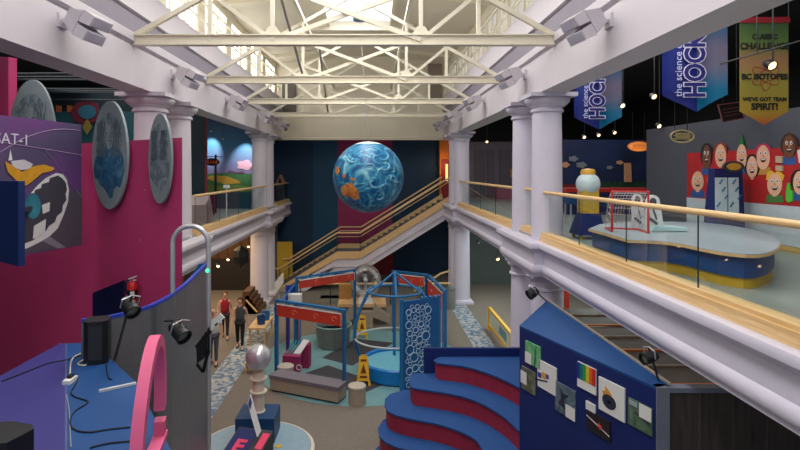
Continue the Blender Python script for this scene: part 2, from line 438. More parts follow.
for Y, l in ((11.07, 'cream steel roof truss nearest the camera, its chord crossing the picture top'), (15.9, 'second cream steel roof truss from the camera'),
             (20.8, 'third cream steel roof truss from the camera'), (25.7, 'farthest cream steel roof truss, just before the gable wall')):
    truss(Y, l)
# longitudinal members between trusses
for x, l in ((-2.1, 'cream steel ridge strut running along left side of skylight'), (1.0, 'cream steel ridge strut running along right side of skylight')):
    b = MB(); b.box(x - .05, x + .05, 3, 28.95, 10.55, 10.65)
    tag(b.build('roof_purlin', STEEL, None, False), l, 'roof strut', 'roof struts')
b = MB(); b.tube([P(276, -20, 11.3), P(302, 73, 15.6)], .035, 8)
tag(b.build('brace_rod', mat('grey_conduit', srgb(150, 145, 138), .5)), 'grey sloping brace rod left of the skylight, upper of two', 'brace rod')
b = MB(); b.tube([P(319, 45, 16.2), P(328, 112, 25.2)], .035, 8)
tag(b.build('brace_rod', MATS['grey_conduit']), 'grey sloping brace rod over the gable wall, lower of two', 'brace rod')

# clerestory walkway railings
def cl_rail(x, label):
    t = thing('catwalk_railing', label, 'railing', (x, 13, 9.95), None)
    b = MB(); b.box(x - .03, x + .03, 3, 28.9, 11.05, 11.11); b.build('top_rail', STEEL, t, False)
    b = MB(); b.box(x - .02, x + .02, 3, 28.9, 10.5, 10.54); b.build('mid_rail', STEEL, t, False)
    for k in range(26):
        y = 3.2 + k; b = MB(); b.box(x - .025, x + .025, y - .025, y + .025, 9.95, 11.05); b.build('baluster', STEEL, t, False)
cl_rail(3.86, 'white catwalk railing high above the right balcony'); cl_rail(-5.06, 'white catwalk railing high above the left balcony')
b = MB(); b.box(3.0, 3.78, 28.85, 28.99, 9.95, 11.9)
struct(b.build('door_1', mat('taupe_door', srgb(140, 128, 116), .6)))
b = MB(); b.box(-4.95, -4.2, 28.85, 28.99, 9.3, 11.2); struct(b.build('door_2', mat('taupe_dark_door', srgb(96, 90, 84), .6)))

# box floodlights on the entablatures
LENS = mat('lilac_lens', srgb(168, 164, 180), .35)
def flood(side, X, Y, label):
    t = thing('floodlight', label, 'floodlight', (X, Y, 8.44), 'box floodlights on the upper walls')
    s = side
    b = MB(); b.box(*sorted((X, X + s * .04)), Y - .12, Y + .12, 8.34, 8.56); b.bar((X + s * .02, Y, 8.45), (X + s * .3, Y, 8.42), .06, .06); b.build('bracket', WHITE, t, False)
    d = Vector((s * .8, -.12, -.46)).normalized(); up = Vector((0, 0, 1)); sd = d.cross(up).normalized(); u2 = sd.cross(d)
    c = Vector((X + s * .30, Y, 8.45))
    b = MB(); b.hexa([c - d * .16 + sd * a * .13 + u2 * e * .12 for a, e in ((-1, -1), (1, -1), (1, 1), (-1, 1))], [c + d * .16 + sd * a * .24 + u2 * e * .2 for a, e in ((-1, -1), (1, -1), (1, 1), (-1, 1))])
    b.build('housing', WHITE, t, False)
    for k in (-1, 1):
        q = c + d * .17 + u2 * k * .12
        b = MB(); b.hexa([q + sd * a * .24 + u2 * e * .1 for a, e in ((-1, -1), (1, -1), (1, 1), (-1, 1))], [q + d * .2 + sd * a * .24 + u2 * e * .085 for a, e in ((-1, -1), (1, -1), (1, 1), (-1, 1))])
        lb = b.build('lamp_box', WHITE, t, False)
        q2 = q + d * .2
        b = MB(); b.hexa([q2 + sd * a * .21 + u2 * e * .07 for a, e in ((-1, -1), (1, -1), (1, 1), (-1, 1))], [q2 + d * .01 + sd * a * .21 + u2 * e * .07 for a, e in ((-1, -1), (1, -1), (1, 1), (-1, 1))])
        b.build('lens', LENS, lb, False)
FY = [8.5, 13.2, 18.0, 22.7, 27.0]
for side, X, nm in ((1, UL, 'left'), (-1, UR, 'right')):
    for k, y in enumerate(FY):
        flood(side, X, y, ('nearest', 'second', 'third', 'fourth', 'farthest')[k] + ' white box floodlight on the ' + nm + ' upper wall')

# ------------------------------------------------------------------ balustrades
def balustrade(name, label, x, xw, zr, zc, ys, panels, wide=.26):
    s = 1 if x > 0 else -1
    t = thing(name, label, 'balustrade', (x, (ys[0] + ys[1]) / 2, zc - .2))
    b = MB(); a, c = sorted((xw, xw + s * wide)); b.box(a, c, ys[0], ys[1], zc - .2, zc - .05); a, c = sorted((xw + s * .03, xw + s * (wide - .02))); b.box(a, c, ys[0], ys[1], zc - .05, zc)
    b.bevel(.012); b.build('wooden_curb', WOODY, t)
    b = MB(); b.tube([(x, ys[0], zr), (x, ys[1], zr)], .04, 14); b.build('handrail', WOODY, t)
    for y0, y1 in zip(panels, panels[1:]):
        b = MB(); b.m(0).box(x - .006, x + .006, y0 + .012, y1 - .012, zc, zr - .03)
        b.m(1).box(x - .008, x + .008, y0 + .002, y0 + .010, zc, zr - .03)
        b.build('glass_panel', [GLASS, GEDGE], t, False)
balustrade('glass_balustrade', 'long glass balustrade with wooden handrail nearest camera on right balcony', 3.93, 3.83, 5.555, 4.64, (-2, 12.15), [-1.3, .6, 2.55, 4.5, 6.4, 8.22, 10.1, 12.1])
balustrade('glass_balustrade', 'short glass balustrade between the two nearest right balcony columns', 4.0, 3.86, 5.58, 4.64, (12.87, 13.88), [12.9, 13.86])
balustrade('glass_balustrade', 'glass balustrade with wooden rail on right balcony beyond the near columns', 3.93, 3.83, 5.58, 4.64, (14.62, 24.1), [14.65, 17, 19.4, 21.7, 24.05])
balustrade('glass_balustrade', 'glass balustrade with wooden rail on the left balcony', -4.6 - .32, -4.83, 5.36, 4.44, (14.6, 24.1), [14.65, 17, 19.4, 21.7, 24.05])
balustrade('glass_balustrade', 'glass balustrade at far end of left balcony before the barn-shaped cabinet', -4.95, -4.83, 5.36, 4.44, (26.65, 30.9), [26.7, 28.8, 30.85])

# ------------------------------------------------------------------ staircase
YS0, YS1 = 26.75, 29.6
top = [(3.86, 4.78), (-0.65, 1.99), (-1.81, 1.99), (-4.7, 0.2)]
st = thing('staircase', 'wide staircase with wooden sides and glass rails rising to right balcony', 'staircase', (-1.2, 28.2, 0))
def strip(b, line, dz0, dz1, y0, y1):
    for (xa, za), (xb, zb) in zip(line, line[1:]):
        b.slab([(xa, y0, za + dz0), (xb, y0, zb + dz0), (xb, y0, max(zb + dz1, 0)), (xa, y0, max(za + dz1, 0))], (0, y1 - y0, 0))
for yy, nm in ((YS0, 'front'), (YS1, 'rear')):
    b = MB(); strip(b, top, 0, -.36, yy - .06, yy + .1); b.build('wooden_string', WOODY, st, False)
    b = MB(); strip(b, top, -.36, -.72, yy, yy + .08); strip(b, top, -.70, -.78, yy - .07, yy + .1); strip(b, top, -.78, -1.0, yy - .02, yy + .1); strip(b, top, -1.0, -1.06, yy - .06, yy + .1)
    b.build('white_string', WHITE, st, False)
    rl = [(x, z + .93) for x, z in top]
    b = MB(); b.tube([(x, yy + .02, z) for x, z in rl] + [(rl[-1][0] - .35, yy + .02, rl[-1][1])], .045, 10); b.build('handrail', WOODY, st)
    b = MB(); b.tube([(x, yy + .02 + (.14 if nm == 'front' else -.14), z - .2) for x, z in rl], .025, 8); b.build('inner_rail', WOODY, st)
    for (xa, za), (xb, zb) in zip(top, top[1:]):
        n = 3 if abs(xa - xb) > 2 else 1
        for q in range(n):
            u0, u1 = q / n + .015, (q + 1) / n - .015
            p0 = (xa + (xb - xa) * u0, za + (zb - za) * u0); p1 = (xa + (xb - xa) * u1, za + (zb - za) * u1)
            b = MB(); b.slab([(p0[0], yy + .012, p0[1]), (p1[0], yy + .012, p1[1]), (p1[0], yy + .012, p1[1] + .88), (p0[0], yy + .012, p0[1] + .88)], (0, .012, 0)); b.build('glass_panel', GLASS, st, False)
        b = MB(); b.box(xb - .02, xb + .02, yy - .01, yy + .03, zb - .05, zb + .9); b.build('baluster_post', GEDGE, st, False)
b = MB(); n = 15
for k in range(n):
    xa = 3.86 - (k + 1) * 4.51 / n; b.box(xa, xa + 4.51 / n + .02, YS0 + .1, YS1 - .06, 1.75 + (n - k - 1) * 2.75 / n - .16, 1.75 + (n - k) * 2.75 / n - .05)
b.box(-1.81, -.65, YS0 + .1, YS1 - .06, 1.55, 1.75); n = 10
for k in range(n):
    xa = -1.81 - (k + 1) * 2.9 / n; b.box(xa, xa + 2.9 / n + .02, YS0 + .1, YS1 - .06, max((n - k - 1) * 1.75 / n - .16, 0), (n - k) * 1.75 / n)
b.build('steps', mat('grey_step_vinyl', srgb(96, 96, 100), .6), st, False)

# ------------------------------------------------------------------ globe
gc = Vector((PX(368.3, 19), 19, PZ(177, 19))); gr = 1.27
g = thing('earth_globe', 'giant painted earth globe hanging in the middle of the hall', 'globe', (gc.x, gc.y, gc.z - gr))
OCEAN = ramp_mat('painted_ocean', [(0.2, srgb(12, 40, 92)), (0.42, srgb(18, 92, 150)), (0.55, srgb(40, 140, 182)), (0.66, srgb(120, 190, 206)), (0.8, srgb(206, 226, 226))], 'noise', 1.5, 3.2, 3, rough=.35)
b = MB(); b.sphere(gc, gr, 48); b.build('sphere', OCEAN, g)
def patch(pts, m, name, k=1.006):
    b = MB(); cx = sum(p[0] for p in pts) / len(pts); cy = sum(p[1] for p in pts) / len(pts)
    ring = [[(cx + (p[0] - cx) * f, cy + (p[1] - cy) * f) for p in pts] for f in (0.02, .25, .5, .75, 1)]
    def S(p):
        x, z = p; r2 = min(x * x + z * z, .97); v = Vector((x, -math.sqrt(1 - r2), z)); return gc + v * gr * k
    V = [[b.bm.verts.new(S(p)) for p in rr] for rr in ring]; n = len(pts)
    for A, B in zip(V, V[1:]):
        for i in range(n): b.face([A[i], A[(i + 1) % n], B[(i + 1) % n], B[i]])
    b.face(V[0])
    return b.build(name, m, g)
LAND = ramp_mat('ochre_land', [(0.35, srgb(190, 96, 40)), (0.6, srgb(226, 160, 84)), (.75, srgb(150, 140, 70))], 'noise', 5, .5, 4)
def blob(pts, sub=3, j=.03):
    out = []
    for a, c in zip(pts, pts[1:] + pts[:1]):
        for q in range(sub):
            u = q / sub; out.append((a[0] + (c[0] - a[0]) * u + random.uniform(-j, j) * (q > 0), a[1] + (c[1] - a[1]) * u + random.uniform(-j, j) * (q > 0)))
    return out
patch(blob([(-.74, -.36), (-.72, -.26), (-.62, -.2), (-.52, -.14), (-.48, -.22), (-.42, -.13), (-.34, -.24), (-.24, -.38), (-.24, -.54), (-.34, -.62), (-.46, -.54), (-.58, -.5), (-.7, -.5)]), LAND, 'continent')
patch(blob([(-.52, -.04), (-.44, .0), (-.34, -.03), (-.3, -.09), (-.42, -.08)], 2, .015), LAND, 'island')
patch(blob([(-.88, .26), (-.8, .3), (-.76, .16), (-.82, .06), (-.9, .12)], 2, .02), LAND, 'island')
patch(blob([(-.7, .06), (-.62, .09), (-.58, .0), (-.66, -.02)], 2, .015), LAND, 'island')
TOPLIT = ramp_mat('toplight_pale', [(0.3, srgb(150, 190, 200)), (.7, srgb(226, 226, 214))], 'noise', 4, 1, 3)
b = MB(); b.lathe([(gr * 1.004 * math.sin(t), gr * 1.004 * math.cos(t)) for t in [R(a) for a in (1, 8, 16, 24)]], (gc.x, gc.y, gc.z), 40); b.build('toplit_cap', TOPLIT, g)  # whitish light from above, painted as a paler cap on the globe
rnd = random.Random(3)
for k in range(11):          # painted cloud swirls
    a0 = rnd.uniform(0, 6.28); cx, cz = rnd.uniform(-.5, .72), rnd.uniform(-.62, .7)
    if cx * cx + cz * cz > .6 or (cx < -.1 and -.5 < cz < .1): continue
    b = MB(); pts = []
    for q in range(22):
        th = a0 + q * .22; rr = .03 + q * .0095
        x, z = cx + math.cos(th) * rr, cz + math.sin(th) * rr * .8
        r2 = min(x * x + z * z, .96); pts.append(gc + Vector((x, -math.sqrt(1 - r2), z)) * gr * .985)
    b.tube(pts, [.008 + .05 * math.sin(PI * q / 21) for q in range(22)], 8); b.build('cloud_swirl', ramp_mat('pale_swirl', [(.3, srgb(30, 112, 164)), (.7, srgb(120, 190, 208))], 'noise', 3, 1.5, 3, rough=.4), g)
# hoist
ht = thing('globe_hoist', 'blue round hoist plate and pole under the skylight above globe', 'hoist', (PX(360, 19), 19, PZ(19.5, 19) - .05))
hx = PX(360, 19); hz = PZ(19.5, 19)
b = MB(); b.lathe([(.05, hz + .12), (.26, hz + .06), (.27, hz), (.24, hz - .04), (.05, hz - .05)], (hx, 19, 0), 32); b.build('canopy', mat('steel_blue', srgb(72, 116, 150), .4), ht)
b = MB(); b.cyl((hx, 19), .05, hz + .1, 12.34, 12); b.build('pole', STEEL, ht)
b = MB(); b.tube([(hx, 19, hz), (gc.x, 19, gc.z + gr)], .012, 6); b.build('cable', CHROME, ht)

# ------------------------------------------------------------------ right gallery
b = MB(); b.box(8.0, 8.2, -3, 15.5, 4.5, 7.25); struct(b.build('wall_gallery_partition', GREYW))
b = MB(); b.box(7.97, 8.0, 2, 13.0, 4.5, 4.62); struct(b.build('baseboard_gallery', YELB))
MURN = ramp_mat('night_mural', [(0.3, srgb(14, 22, 52)), (0.6, srgb(22, 44, 88)), (.8, srgb(40, 50, 90))], 'noise', .7, .5, 3)
b = MB(); b.box(7.4, 14, 22.0, 22.2, 4.5, 7.35); struct(b.build('wall_night_mural', MURN))
b = MB(); b.box(7.4, 14, 21.96, 22.0, 4.5, 5.5); struct(b.build('trim_4', mat('dim_red_dado', srgb(110, 34, 44), .6)))
def wallcard(Y, pts, name, m, label, cat, th=.04, grp=None):
    b = MB(); b.slab([P(x, y, Y) for x, y in pts], (0, th, 0)); return tag(b.build(name, m), label, cat, grp)
def ell(cx, cy, rx, ry, n=20, a0=0): return [(cx + rx * math.cos(a0 + 2 * PI * k / n), cy + ry * math.sin(a0 + 2 * PI * k / n)) for k in range(n)]
def cloudpts(cx, cy, w):
    return [(cx + w * (math.cos(t)) * (1 + .15 * math.cos(5 * t)), cy + w * .6 * math.sin(t) * (1 + .15 * math.cos(5 * t))) for t in [2 * PI * k / 40 for k in range(40)]]
CLOUD = mat('grey_cloud_board', srgb(120, 128, 140), .7); CLOUDP = mat('peach_cloud_board', srgb(200, 150, 110), .7)
for cx, cy, w, m, l in ((573.5, 158.8, 4.5, CLOUD, 'grey cloud cutout, uppermost of three above the white dome machine'), (565, 164.8, 4.5, CLOUDP, 'peach cloud cutout, leftmost of three above white dome machine'),
                        (581.5, 165, 5, CLOUD, 'grey cloud cutout, right one of three above the white dome machine'), (620, 162.5, 3.2, CLOUDP, 'small peach cloud cutout under the glowing oval sign'),
                        (610, 167.5, 3, CLOUD, 'small grey cloud cutout left of the peach one')):
    wallcard(21.95, cloudpts(cx, cy, w), 'cloud_cutout', m, l, 'cloud cutout', .05, 'cloud cutouts')
b = MB(); b.slab([P(x, y, 21.8) for x, y in ((625, 163), (631, 163), (632, 182), (625, 182))], (0, .1, 0)); tag(b.build('tower_cutout', CLOUDP), 'pale tower shaped cutout on night mural wall', 'cutout')
hz = []
for k in range(26): hz.append((584 + k * 2.6, 186 - 4 * abs(math.sin(k * 1.7)) - 1))
b = MB(); b.slab([P(x, y, 21.9) for x, y in hz] + [P(649, 193, 21.9), P(584, 193, 21.9)], (0, .06, 0)); tag(b.build('hedge_cutout', mat('dark_hedge', srgb(30, 62, 44), .8)), 'dark green hedge cutout along foot of night mural', 'cutout')
# oval signs
def oval_sign(px, py, Y, w, h, label, m, m2, chains=True, es=None):
    c = P(px, py, Y); t = thing('oval_sign', label, 'hanging sign', c - Vector((0, 0, h)))
    M = Matrix.Rotation(PI / 2, 4, 'X')
    b = MB(); b.slab([c + Vector((w * math.cos(a), -.03, h * math.sin(a))) for a in [2 * PI * k / 36 for k in range(36)]], (0, .06, 0)); b.build('board', m, t)
    b = MB(); b.tube([c + Vector((w * math.cos(a), -.035, h * math.sin(a))) for a in [2 * PI * k / 36 for k in range(36)]], .018, 6, True); b.build('rim', m2, t)
    b = MB()
    for r_, ww in ((.32, .62), (-.25, .66)):
        n = 7
        for k in range(n):
            x = (-1 + 2 * (k + .5) / n) * w * ww; hh = h * .2
            b.bar(c + Vector((x - .03, -.04, h * r_ - hh)), c + Vector((x + .03, -.04, h * r_ + hh)), .03, .012)
            b.bar(c + Vector((x - .05, -.04, h * r_ + hh * (1 if k % 2 else -1))), c + Vector((x + .05, -.04, h * r_ + hh * (1 if k % 2 else -1))), .02, .02)
    b.build('lettering', m2, t, False)
    if chains:
        for sx in (-.55, .55):
            b = MB(); b.tube([c + Vector((w * sx, 0, h * .8)), c + Vector((w * sx, 0, h + 1.0))], .008, 5); b.build('chain', BLACK, t)
    return t
oval_sign(681, 136.5, 10.2, .22, .115, 'hanging navy oval sign with gold lettering before grey wall', mat('dusk_navy', srgb(44, 58, 78), .5), mat('dull_gold', srgb(160, 146, 104), .5))
oval_sign(638.5, 146.5, 18, .36, .16, 'glowing amber oval sign hanging left of grey wall', mat('amber_glow', srgb(200, 130, 60), .5, emit=(1, .5, .15), es=.35), ORNG)

# crowd mural
mu = thing('crowd_mural', 'red mural of cheering cartoon sports fans on grey wall', 'mural', (7.97, 10.5, 5.0))
b = MB(); b.box(7.97, 8.0, 6.5, 13.45, 5.38, 6.5)
for y0 in (12.9, 11.9, 10.75, 9.9): pass
b.build('red_background', mat('mural_red', srgb(176, 30, 34), .6, var=.1, scale=3), mu, False)
b = MB(); b.box(7.96, 8.0, 6.5, 13.45, 4.62, 5.38); b.build('white_dado', mat('dado_white', srgb(190, 205, 212), .5), mu, False)
HAIRS = {'k': srgb(24, 20, 22), 'r': srgb(150, 52, 24), 'g': srgb(40, 120, 50), 'p': srgb(186, 40, 84), 'y': srgb(222, 176, 50), 'n': srgb(60, 36, 24), 'b': srgb(214, 190, 170), 'o': srgb(220, 100, 40)}
FACE = mat('mural_face', srgb(226, 176, 146), .6); FACE2 = mat('mural_face_brown', srgb(110, 66, 44), .6)
def mural_pt(px, py, x=7.95):
    Y = F * x / (px - VX); return Vector((x, Y, PZ(py, Y)))
def figure(px, py, fw, fh, hair, shirt, face=FACE, chin=0.3, style=0):
    b = MB(); fw *= 1.18; fh *= 1.15
    def shp(pts, mi, lift): b.m(mi); b.slab([mural_pt(x, y, 7.965 - lift) for x, y in pts], (.012, 0, 0))
    by = py + fh
    shp([(px - fw * 1.1, by + fh * .9), (px - fw * 1.0, by + fh * .25), (px - fw * .4, by), (px + fw * .4, by), (px + fw * 1.0, by + fh * .25), (px + fw * 1.1, by + fh * .9)], 2, 0.0)
    hp = ell(px, py - fh * .35, fw * 1.1, fh * .75)
    if style == 1: hp = ell(px, py, fw * 1.35, fh * 1.15)
    if style == 2: hp = [(px - fw * .5, py - fh * .6), (px - fw * .1, py - fh * 1.7), (px + fw * .1, py - fh * 1.9), (px + fw * .5, py - fh * .6)]
    if style == 3: hp = [(px - fw * 1.1, py - fh * .3), (px - fw * .9, py - fh * 1.0), (px - fw * .4, py - fh * 1.2), (px, py - fh * .95), (px + fw * .5, py - fh * 1.25), (px + fw * 1.2, py - fh * .7), (px + fw, py - fh * .2)]
    if style != 4: shp(hp, 1, .004)
    shp([(px - fw * .3, py + fh * .3), (px + fw * .3, py + fh * .3), (px + fw * .25, by + fh * .3), (px - fw * .25, by + fh * .3)], 0, .005)
    n = 24
    shp([(px + fw * (.9 + .15 * math.sin(t)) * math.cos(t), py + fh * .95 * math.sin(t) * (1 if math.sin(t) < 0 else 1.0 + chin)) for t in [2 * PI * k / n for k in range(n)]], 0, .009)
    for sx in (-.38, .3): shp(ell(px + fw * sx, py - fh * .2, fw * .2, fh * .2, 10), 3, .012); shp(ell(px + fw * (sx + .03), py - fh * .17, fw * .08, fh * .1, 8), 4, .014)
    shp([(px - .1 * fw, py - .1 * fh), (px + .25 * fw, py + .2 * fh), (px - .05 * fw, py + .22 * fh)], 5, .012)
    shp([(px - fw * .45, py + fh * .38), (px + fw * .45, py + fh * .34), (px + fw * .25, py + fh * .68), (px - fw * .2, py + fh * .7)], 4, .012)
    shp([(px - fw * .35, py + fh * .4), (px + fw * .36, py + fh * .37), (px + fw * .3, py + fh * .48), (px - fw * .3, py + fh * .5)], 3, .014)
    b.build('painted_fan', [face, mat('hair_' + hair, HAIRS[hair], .7), shirt, PAPER, mat('mural_ink', srgb(40, 18, 24), .6), mat('mural_nose', srgb(196, 130, 104), .6)], mu, False)
SH = [mat('shirt_blue', srgb(44, 84, 150), .7), mat('shirt_red', srgb(190, 26, 34), .7), mat('shirt_green', srgb(70, 120, 60), .7), mat('shirt_mustard', srgb(190, 140, 60), .7)]
figure(706.5, 155, 3.8, 9, 'k', SH[0], FACE2, .5, 1)
figure(720.5, 154, 5, 9, 'r', SH[1], FACE, .35, 0)
figure(741.5, 154, 4.6, 9, 'g', SH[0], FACE, .5, 2)
figure(763, 155, 6, 9, 'p', SH[3], FACE, .5, 0)
figure(789, 145, 5.5, 9, 'n', SH[0], FACE2, .4, 1)
figure(697.5, 180, 5.5, 8, 'b', SH[0], FACE, .2, 4)
figure(713, 182, 4, 8, 'o', SH[1], FACE, .3, 1)
figure(752, 166, 5, 9, 'k', SH[1], FACE, .2, 1)
figure(774.5, 183, 6.8, 9, 'y', SH[2], FACE, .3, 3)
figure(799, 181, 5.5, 9, 'k', SH[0], FACE, .3, 1)
figure(815, 152, 6, 10, 'r', SH[3], FACE, .3, 0)
b = MB(); b.slab([mural_pt(x, y, 7.94) for x, y in ((785.5, 200), (786, 190), (787.5, 183), (789.5, 183.5), (789.5, 190), (792.5, 191), (792.5, 201), (788, 202.5))], (.03, 0, 0)); b.build('foam_hand', mat('lime_foam', srgb(80, 190, 60), .7), mu, False)
for y0, y1 in ((156, 163), (165.5, 171)):
    b = MB(); b.slab([mural_pt(x, y, 7.94) for x, y in ((775.5, y0), (782, y0 + .3), (782, y1), (775.5, y1 - .3))], (.03, 0, 0)); b.build('scoreboard_card', mat('putty_card', srgb(190, 170, 140), .6), mu, False)
b = MB(); b.slab([mural_pt(x, y, 7.94) for x, y in ((797, 150), (806, 148), (807, 162), (799, 163))], (.03, 0, 0)); b.build('held_poster', PAPER, mu, False)
# info kiosk before the mural
kY = 11.1
t = thing('poster_kiosk', 'blue leaning kiosk with white posters standing before crowd mural', 'kiosk', (PX(731, kY), kY, 4.5))
k0, k1 = PX(712, kY), PX(738, kY)
b = MB(); b.hexa([(k0, kY - .1, 4.5), (k1 + .1, kY - .1, 4.5), (k1 + .1, kY + .35, 4.5), (k0, kY + .35, 4.5)], [(k0 + .12, kY + .1, 6.1), (k1 + .16, kY + .1, 6.1), (k1 + .16, kY + .3, 6.1), (k0 + .12, kY + .3, 6.1)]); b.build('body', BLUEN, t, False)
def kp(u, v): # on the slanting face
    return Vector((k0 + .12 * v + (k1 - k0 + .06) * u, kY - .115 + .2 * v, 4.5 + 1.6 * v))
for u0, u1, nm in ((-.0, .42, 'white_poster'), (.46, .82, 'white_poster')):
    b = MB(); b.slab([kp(u0, .42), kp(u1, .42), kp(u1, .88), kp(u0, .88)], (0, .01, .002)); pz = b.build(nm, mat('poster_ice', srgb(190, 214, 222), .5), t, False)
    b = MB()
    for q in range(4):
        uu = u0 + .08 + .09 * q; vv = .5 + .1 * ((q * 7) % 4); b.bar(kp(uu - .04, vv) + Vector((0, -.008, 0)), kp(uu + .07, vv + .06) + Vector((0, -.008, 0)), .05, .012)
    b.build('poster_picture', [mat('poster_teal', srgb(60, 110, 150), .5)], pz, False)
b = MB(); c = kp(.62, .99) + Vector((0, -.03, .06)); b.slab([c + Vector((.22 * math.cos(a), 0, .12 * math.sin(a))) for a in [2 * PI * k / 28 for k in range(28)]], (0, .05, 0)); b.build('header_sign', mat('slate_header', srgb(60, 66, 76), .5), t)
b = MB(); b.slab([c + Vector((.15 * math.cos(a), -.01, .075 * math.sin(a))) for a in [2 * PI * k / 28 for k in range(28)]], (0, .01, 0)); b.build('gold_badge', GOLD, t)
# curved activity table
TZ = 4.97
tp = [G(x, y, TZ) for x, y in ((589, 228.5), (606, 233), (628, 239.5), (663, 241), (684, 244), (700, 247.5), (716, 250.6), (731, 252.6), (745, 254), (758, 254), (768, 252.3), (775, 249.5), (779.5, 245), (779.5, 241), (775, 237), (765, 232.8), (751, 229), (730, 225.3), (705, 222.5), (670, 221.5), (630, 222), (600, 224))]
cen = sum(tp, Vector()) / len(tp)
t = thing('activity_table', 'long curvy blue activity table with grey top and yellow plinth on balcony', 'table', (cen.x, cen.y, 4.5))
def inset(pts, d):
    out = []
    n = len(pts)
    for i, p in enumerate(pts):
        a = pts[i - 1]; c = pts[(i + 1) % n]; tv = (c - a).normalized(); nn = Vector((-tv.y, tv.x, 0))
        out.append(p + nn * d)
    return out
ar = sum(tp[i].x * tp[(i + 1) % len(tp)].y - tp[(i + 1) % len(tp)].x * tp[i].y for i in range(len(tp)))
sg = 1 if ar > 0 else -1
b = MB(); b.prism(tp, TZ - .012, TZ); b.build('table_top', GREYT, t)
b = MB(); b.prism(inset(tp, -.01 * sg), TZ - .05, TZ - .012); b.build('wooden_edge', WOOD, t)
b = MB(); b.prism(inset(tp, .06 * sg), 4.64, TZ - .05); b.build('blue_skirt', BLUE, t)
b = MB(); b.prism(inset(tp, .085 * sg), 4.5, 4.64); b.build('yellow_plinth', YELB, t)
# toy goal
gY = 9.4; g0 = P(614, 228, gY)
t = thing('toy_goal', 'small red framed hockey net on the activity table', 'hockey net', (PX(628, gY), gY, TZ))
xa, xb = PX(612, gY), PX(641, gY); za, zb = TZ + .01, TZ + .72
b = MB(); b.tube([(xa, gY, za), (xa, gY, zb), (xb, gY - .25, zb), (xb, gY - .25, za)], .022, 8); b.tube([(xa, gY, za), (xa + .12, gY + .55, za), (xb + .1, gY + .3, za), (xb, gY - .25, za)], .02, 8); b.build('red_frame', mat('goal_red', srgb(196, 50, 50), .4), t)
b = MB()
def gpt(u, v):  # netting surface: from top front bar curving back and down
    f = Vector((xa + (xb - xa) * u, gY - .25 * u, zb)); k = Vector((xa + .12 + (xb + .1 - xa - .12) * u, gY + .55 - .25 * u, za))
    m = f.lerp(k, v); m.z += .18 * math.sin(PI * v); return m
for k in range(13): b.tube([gpt(k / 12, v / 6) for v in range(7)], .005, 4)
for v in range(1, 9): b.tube([gpt(k / 4, v / 9) for k in range(5)], .005, 4)
for side in (0, 1):
    for k in range(1, 6): b.tube([Vector(((xa, xb)[side], gY - .25 * side, za + .7 * k / 6)), gpt(side, 1 - k / 7)], .005, 4)
b.build('netting', mat('net_string', srgb(205, 190, 190), .7), t)
# white mascot-free cutouts beside the goal
def arch(px0, px1, pyt, pyb, Y, label):
    c0, c1 = PX(px0, Y), PX(px1, Y); zt, z0 = PZ(pyt, Y), TZ; r = (c1 - c0) / 2; xm = (c0 + c1) / 2
    pts = [(c0, Y, z0), (c1 + .08, Y, z0)] + [(xm + .0 + r * math.cos(a), Y, zt - r + r * math.sin(a)) for a in [PI * k / 12 for k in range(13)]]
    t = thing('goalie_cutout', label, 'cutout board', (xm, Y, z0), 'white goalie boards')
    b = MB(); b.slab(pts, (0, .03, 0)); b.build('board', PAPER, t, False)
    b = MB(); zz = zt - r; b.slab([(xm + r * .5 * math.cos(a), Y - .006, zz + r * .6 * math.sin(a)) for a in [2 * PI * k / 14 for k in range(14)]], (0, .005, 0))
    b.bar((xm - r * .5, Y - .005, z0 + .22), (xm + r * .6, Y - .005, z0 + .12), .01, .05); b.bar((xm, Y - .005, zz - r), (xm + r * .5, Y - .005, z0 + .2), .01, .03)
    b.build('line_drawing', mat('ink_grey', srgb(70, 74, 84), .6), t, False)
arch(632, 643, 194, 231, 9.75, 'white rounded cutout board just behind the red hockey net')
arch(646, 660, 195, 231, 9.6, 'white rounded cutout board right of the red hockey net')
b = MB(); b.slab([P(x, y, 9.4) for x, y in ((655, 226), (688, 228), (688, 231), (652, 231.5))], (0, .35, 0)); tag(b.build('white_pad', mat('pale_aqua_pad', srgb(180, 214, 214), .5)), 'pale aqua pad lying on activity table right of the cutouts', 'pad')
# dome machine
mY = YF(238, 4.5); mX = PX(588, mY)
t = thing('dome_machine', 'white domed machine with gold lid, yellow body and blue flared base', 'machine', (mX, mY, 4.5))
z = lambda py: PZ(py, mY)
b = MB(); b.sphere((mX, mY, z(184)), .27, 28); b.build('dome', mat('milky_dome', srgb(190, 208, 214), .25), t)
b = MB(); b.lathe([(.02, z(168.5)), (.14, z(169.5)), (.17, z(172)), (.15, z(176)), (.1, z(177))], (mX, mY, 0), 24); b.build('lid', GOLD, t)
b = MB(); b.box(mX - .18, mX + .18, mY - .18, mY + .18, z(213), z(190)); b.bevel(.02); b.build('body', YELB, t)
b = MB(); b.hexa([(mX - .33, mY - .3, z(234)), (mX + .3, mY - .3, z(234)), (mX + .3, mY + .3, z(234)), (mX - .33, mY + .3, z(234))], [(mX - .2, mY - .2, z(213)), (mX + .2, mY - .2, z(213)), (mX + .2, mY + .2, z(213)), (mX - .2, mY + .2, z(213))]); b.build('base', BLUEN, t, False)
for sx in (-.25, .22):
    for sy in (-.22, .22):
        b = MB(); b.cyl((mX + sx, mY + sy), .04, 4.5, z(233), 10); b.build('foot', YELB, t)
